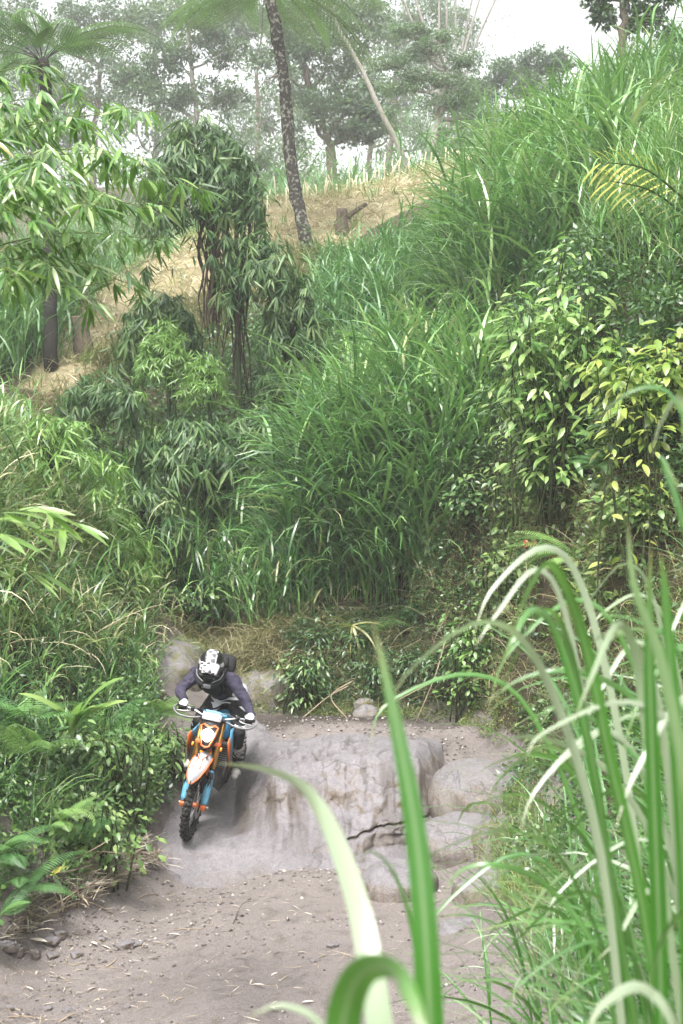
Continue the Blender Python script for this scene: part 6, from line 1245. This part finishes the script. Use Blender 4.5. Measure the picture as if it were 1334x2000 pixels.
def remeshed(G, name, voxel, smooth, mats, parent, wrinkle=0.0, wsc=9, assign=None):
    me = G.mesh(name + '_raw', []); o = bpy.data.objects.new(name + '_raw', me); COL.objects.link(o)
    r_ = o.modifiers.new('r', 'REMESH'); r_.mode = 'VOXEL'; r_.voxel_size = voxel; s_ = o.modifiers.new('s', 'SMOOTH'); s_.iterations = smooth; s_.factor = .5
    dg = bpy.context.evaluated_depsgraph_get(); new = bpy.data.meshes.new_from_object(o.evaluated_get(dg)); bpy.data.objects.remove(o); bpy.data.meshes.remove(me); new.name = name
    nv_ = len(new.vertices); co = np.empty(nv_ * 3, np.float32); new.vertices.foreach_get('co', co); co = co.reshape(-1, 3).astype(float)
    if wrinkle:
        no = np.empty(nv_ * 3, np.float32); new.vertices.foreach_get('normal', no); no = no.reshape(-1, 3); co = co + no * (wrinkle * fbm(co[:, 0] * wsc, co[:, 1] * wsc, co[:, 2] * wsc * 2.2, 5, 3))[:, None]; new.vertices.foreach_set('co', co.astype(np.float32).ravel())
    new.materials.clear()
    for q in mats: new.materials.append(q)
    npol = len(new.polygons); new.polygons.foreach_set('use_smooth', np.ones(npol, bool))
    if assign is not None: ce = np.empty(npol * 3, np.float32); new.polygons.foreach_get('center', ce); new.polygons.foreach_set('material_index', assign(ce.reshape(-1, 3)).astype(np.int32))
    new.update(); return link_mesh(name, new, parent)
J = {'pel': (-.42, -.03, 1.07), 'hipR': (-.38, -.12, 1.05), 'hipL': (-.38, .09, 1.05), 'waist': (-.33, -.07, 1.19), 'chest': (-.17, -.145, 1.33), 'neck': (-.06, -.17, 1.43), 'head': (.03, -.17, 1.53), 'shR': (-.10, -.335, 1.37), 'shL': (-.10, .035, 1.395), 'elR': (.055, -.445, 1.225), 'elL': (.045, .235, 1.26),
     'wrR': (.215, -.36, 1.195), 'wrL': (.215, .345, 1.19), 'knR': (.03, -.20, .91), 'knL': (.03, .225, .88), 'anR': (-.12, -.235, .52), 'anL': (-.12, .24, .52)}
B = [('pel', 'waist', .135, .125, 1), ('waist', 'chest', .125, .155, 0), ('chest', 'neck', .14, .075, 0), ('neck', 'head', .06, .07, 0), ('hipR', 'hipL', .12, .12, 1), ('shR', 'shL', .085, .085, 0), ('chest', 'shR', .12, .085, 0), ('chest', 'shL', .12, .085, 0), ('shR', 'elR', .078, .058, 0), ('shL', 'elL', .078, .058, 0), ('elR', 'wrR', .058, .036, 0), ('elL', 'wrL', .058, .036, 0),
     ('hipR', 'knR', .115, .082, 1), ('hipL', 'knL', .115, .082, 1), ('knR', 'anR', .08, .058, 1), ('knL', 'anL', .08, .058, 1)]
g = Geo()
for a, b, ra, rb, _m in B: capsule(g, J[a], J[b], ra, rb)
def which(c):
    best = np.full(len(c), 9.0); idx = np.zeros(len(c), int)
    for a, b, ra, rb, mm in B:
        A_, B_ = np.array(J[a]), np.array(J[b]); d = B_ - A_; t = np.clip(((c - A_) @ d) / (d @ d), 0, 1); ds = np.linalg.norm(c - A_ - t[:, None] * d, axis=1) - (ra + (rb - ra) * t); u = ds < best; best[u] = ds[u]; idx[u] = mm
    front = (idx == 0) & (c[:, 0] > -.14) & (np.abs(c[:, 1] + .15) < .14) & (c[:, 2] < 1.43); idx[front] = 2; return idx
remeshed(g, 'body', .012, 5, [W_['jersey'], W_['trouser'], W_['black']], rider, .022, 9, which)
# gloves with five fingers closed round the grips
for sg, wr in ((-1, 'wrR'), (1, 'wrL')):
    w = np.array(J[wr]); gx_, gz_ = .279, 1.153; gy = sg * .345; g = Geo(); capsule(g, w, (gx_ - .035, gy, gz_ + .03), .031, .036)
    for q in range(4):
        yk = gy + (q - 1.5) * .0215; r_ = (.0102, .011, .0106, .009)[q if sg > 0 else 3 - q]; l = (.95, 1.05, 1, .85)[q if sg > 0 else 3 - q]
        capsule(g, (gx_ - .04, gy + (q - 1.5) * .017, gz_ + .032), (gx_ + .012, yk, gz_ + .030), .0165, r_ * 1.25)
        capsule(g, (gx_ + .012, yk, gz_ + .030), (gx_ + .036 * l, yk, gz_ + .004), r_ * 1.2, r_); capsule(g, (gx_ + .036 * l, yk, gz_ + .004), (gx_ + .024, yk, gz_ - .024), r_, r_ * .95); capsule(g, (gx_ + .024, yk, gz_ - .024), (gx_ - .004, yk, gz_ - .026), r_ * .95, r_ * .85)
    yi = gy - sg * .045; capsule(g, (gx_ - .045, yi + sg * .012, gz_ + .018), (gx_ - .012, yi - sg * .008, gz_ - .016), .015, .0125); capsule(g, (gx_ - .012, yi - sg * .008, gz_ - .016), (gx_ + .018, yi - sg * .004, gz_ - .024), .0125, .010)
    o = remeshed(g, 'glove', .0048, 2, [W_['glove'], W_['black']], rider, 0, 9, lambda c: ((c[:, 0] > .302) & (c[:, 2] < 1.175)).astype(int))
    g = Geo(); tube(g, [w - (np.array([gx_, gy, gz_]) - w) * .25, w + (np.array([gx_, gy, gz_]) - w) * .12], [.042, .038], 14); g.obj('cuff', W_['jersey'], o)
# boots
for sg, kn, an in ((-1, 'knR', 'anR'), (1, 'knL', 'anL')):
    k_, a_ = np.array(J[kn]), np.array(J[an]); mid = k_ * .62 + a_ * .38; y = a_[1]; g = Geo(); capsule(g, mid, a_, .078, .066); capsule(g, a_ - [0, 0, .02], (-.17, y, .465), .06, .045); capsule(g, (-.16, y, .455), (.03, y + sg * .01, .455), .045, .045); capsule(g, (.0, y, .455), (.085, y + sg * .015, .447), .046, .036)
    o = remeshed(g, 'boot', .008, 3, [W_['boot'], W_['sole']], rider, .012, 14, lambda c: ((c[:, 0] > .0) | (c[:, 2] < .432)).astype(int))
    for q in range(3): f = .25 + .28 * q; c = mid * (1 - f) + a_ * f; g = Geo(); rbox(g, c + [.062, sg * .03, 0], (.03, .075, .022), .3, roty(.4)); g.obj('buckle', K['grey'], o)
    g = Geo(); capsule(g, k_ + [.035, 0, .03], k_ + [-.005, 0, -.11], .07, .06); remeshed(g, 'knee_guard', .01, 3, [W_['black']], rider)
# helmet
mh_ = mat('chequered_helmet', (.02, .02, .022), .28, coat=.6); tc = N(mh_, 'ShaderNodeTexCoord'); ck = N(mh_, 'ShaderNodeTexChecker'); ck.inputs['Scale'].default_value = 26; L(mh_, tc.outputs['Object'], ck.inputs['Vector']); sx_ = N(mh_, 'ShaderNodeSeparateXYZ'); L(mh_, tc.outputs['Object'], sx_.inputs[0])
ay = math_(mh_, 'ABSOLUTE', sx_.outputs[1]); band = math_(mh_, 'LESS_THAN', ay, .052); pat = math_(mh_, 'MULTIPLY', ck.outputs['Fac'], band); side = math_(mh_, 'MULTIPLY', math_(mh_, 'GREATER_THAN', ay, .085), math_(mh_, 'LESS_THAN', math_(mh_, 'ABSOLUTE', math_(mh_, 'SUBTRACT', sx_.outputs[2], .045)), .018))
c = mixc(mh_, pat, mixc(mh_, band, (.014, .014, .016), (.10, .098, .105)), (.45, .44, .46)); c = mixc(mh_, math_(mh_, 'MULTIPLY', side, math_(mh_, 'GREATER_THAN', sx_.outputs[0], .02)), c, (.6, .6, .62)); L(mh_, c, mh_.node_tree.nodes['Principled BSDF'].inputs['Base Color'])
mv = mat('chequered_visor', (.6, .6, .62), .35); tc = N(mv, 'ShaderNodeTexCoord'); ck = N(mv, 'ShaderNodeTexChecker'); ck.inputs['Scale'].default_value = 34; L(mv, tc.outputs['Object'], ck.inputs['Vector']); L(mv, mixc(mv, math_(mv, 'MULTIPLY', ck.outputs['Fac'], math_(mv, 'GREATER_THAN', noise(mv, 9, 0, .5, tc.outputs['Object']), .43)), (.46, .45, .47), (.03, .03, .032)), mv.node_tree.nodes['Principled BSDF'].inputs['Base Color'])
hel = None; g = Geo(); nT, nP = 24, 32; th = np.linspace(.02, np.pi * .80, nT)[:, None]; ph = np.arange(nP)[None] / nP * 2 * np.pi
dx, dy, dz = np.sin(th) * np.cos(ph), np.sin(th) * np.sin(ph), np.cos(th) * np.ones_like(ph)
rr = 1 - .16 * np.clip(dx - .35, 0, 1) * np.clip(.45 - dz, 0, 1)
S = np.stack([dx * .145 * rr, dy * .122 * rr, dz * .15], -1)
opening = (dx > .45) & (dz < .30); S[opening] *= .86
loft(g, S, True, True); hel = g.obj('helmet', mh_, rider); hel.matrix_local = Matrix.Translation((.045, -.17, 1.555)) @ Matrix.Rotation(R(9), 4, 'Y') @ Matrix.Rotation(R(6), 4, 'Z') @ Matrix.Scale(1.1, 4)
g = Geo(); tube(g, spline([(-.02, .112, -.085), (.06, .108, -.10), (.13, .075, -.122), (.165, 0, -.13), (.13, -.075, -.122), (.06, -.108, -.10), (-.02, -.112, -.085)], 30), np.concatenate([np.linspace(.034, .024, 15), np.linspace(.024, .034, 15)]), 12, squash=.75); cb = g.obj('chin_bar', W_['black'], hel)
g = Geo(); rbox(g, (.178, 0, -.128), (.03, .07, .035), .3); g.obj('vent', K['grey'], cb)
for sg in (-1, 1): g = Geo(); tube(g, spline([(.03, sg * .126, -.05), (.10, sg * .105, -.075), (.17, sg * .04, -.09)], 12), .006, 5); g.obj('trim', K['grey'], cb)
vp = [[(.07 + .135 * q, v * (.098 - .02 * q), .105 - .012 * q - .02 * v * v + .035 * q * (1 - q)) for v in np.linspace(-1, 1, 9)] for q in np.linspace(0, 1, 7)]
g = Geo(); loft(g, [list(r_) + [(a, b, c - .006) for a, b, c in reversed(r_)] for r_ in vp]); vis = g.obj('visor', mv, hel); vis.rotation_euler = (0, R(14), 0)
g = Geo(); secs = [[(.095 + .035 * math.cos(a), .10 * math.sin(a), z_) for a in np.linspace(-1.25, 1.25, 13)] for z_ in (-.045, -.03, .0, .025, .035)]; loft(g, secs, False); g.obj('goggles', mat('dark_goggle_lens', (.02, .02, .025), .12, coat=.5), hel); g = Geo(); tube(g, [(x_, y_, -.052) for x_, y_, _z in secs[0]], .012, 6); tube(g, [(x_, y_, .042) for x_, y_, _z in secs[0]], .010, 6); g.obj('goggle_frame', K['black'], hel)
# small backpack
g = Geo(); rbox(g, (-.30, -.11, 1.425), (.30, .24, .13), .35, roty(.72)); rbox(g, (-.18, -.14, 1.53), (.14, .20, .07), .4, roty(.72)); bp = g.obj('backpack', W_['black'], rider)
for sg in (-1, 1): g = Geo(); tube(g, spline([(-.22, -.145 + sg * .09, 1.50), (-.08, -.155 + sg * .115, 1.475), (-.01, -.155 + sg * .12, 1.36), (-.08, -.14 + sg * .125, 1.24), (-.25, -.09 + sg * .12, 1.17)], 20), .016, 6, squash=.4); g.obj('strap', W_['black'], bp)
# ------------------------------------------------------------------ haze
mh = bpy.data.materials.new('valley_haze'); mh.use_nodes = True; nt = mh.node_tree; nt.nodes.remove(nt.nodes['Principled BSDF'])
pv = nt.nodes.new('ShaderNodeVolumePrincipled'); pv.inputs['Color'].default_value = (.985, .99, .99, 1); pv.inputs['Density'].default_value = .0017
pv.inputs['Anisotropy'].default_value = .2
nt.links.new(pv.outputs[0], nt.nodes['Material Output'].inputs['Volume'])
hx, hy0, hy1, hz0, hz1 = 200, -100, 330, float(GZ.min()) - 1.0, max(46.0, float(GZ.max()) + 3)
HV = [(sx_ * hx, yy_, zz_) for zz_ in (hz0, hz1) for yy_ in (hy0, hy1) for sx_ in (-1, 1)]
haze = link_mesh('haze', np_mesh('haze', HV, [(0, 2, 3, 1), (4, 5, 7, 6), (0, 1, 5, 4), (2, 6, 7, 3), (0, 4, 6, 2), (1, 3, 7, 5)], None, [mh], None, False))
tag(haze, 'pale morning haze thickening towards the far trees', 'haze', kind='stuff')
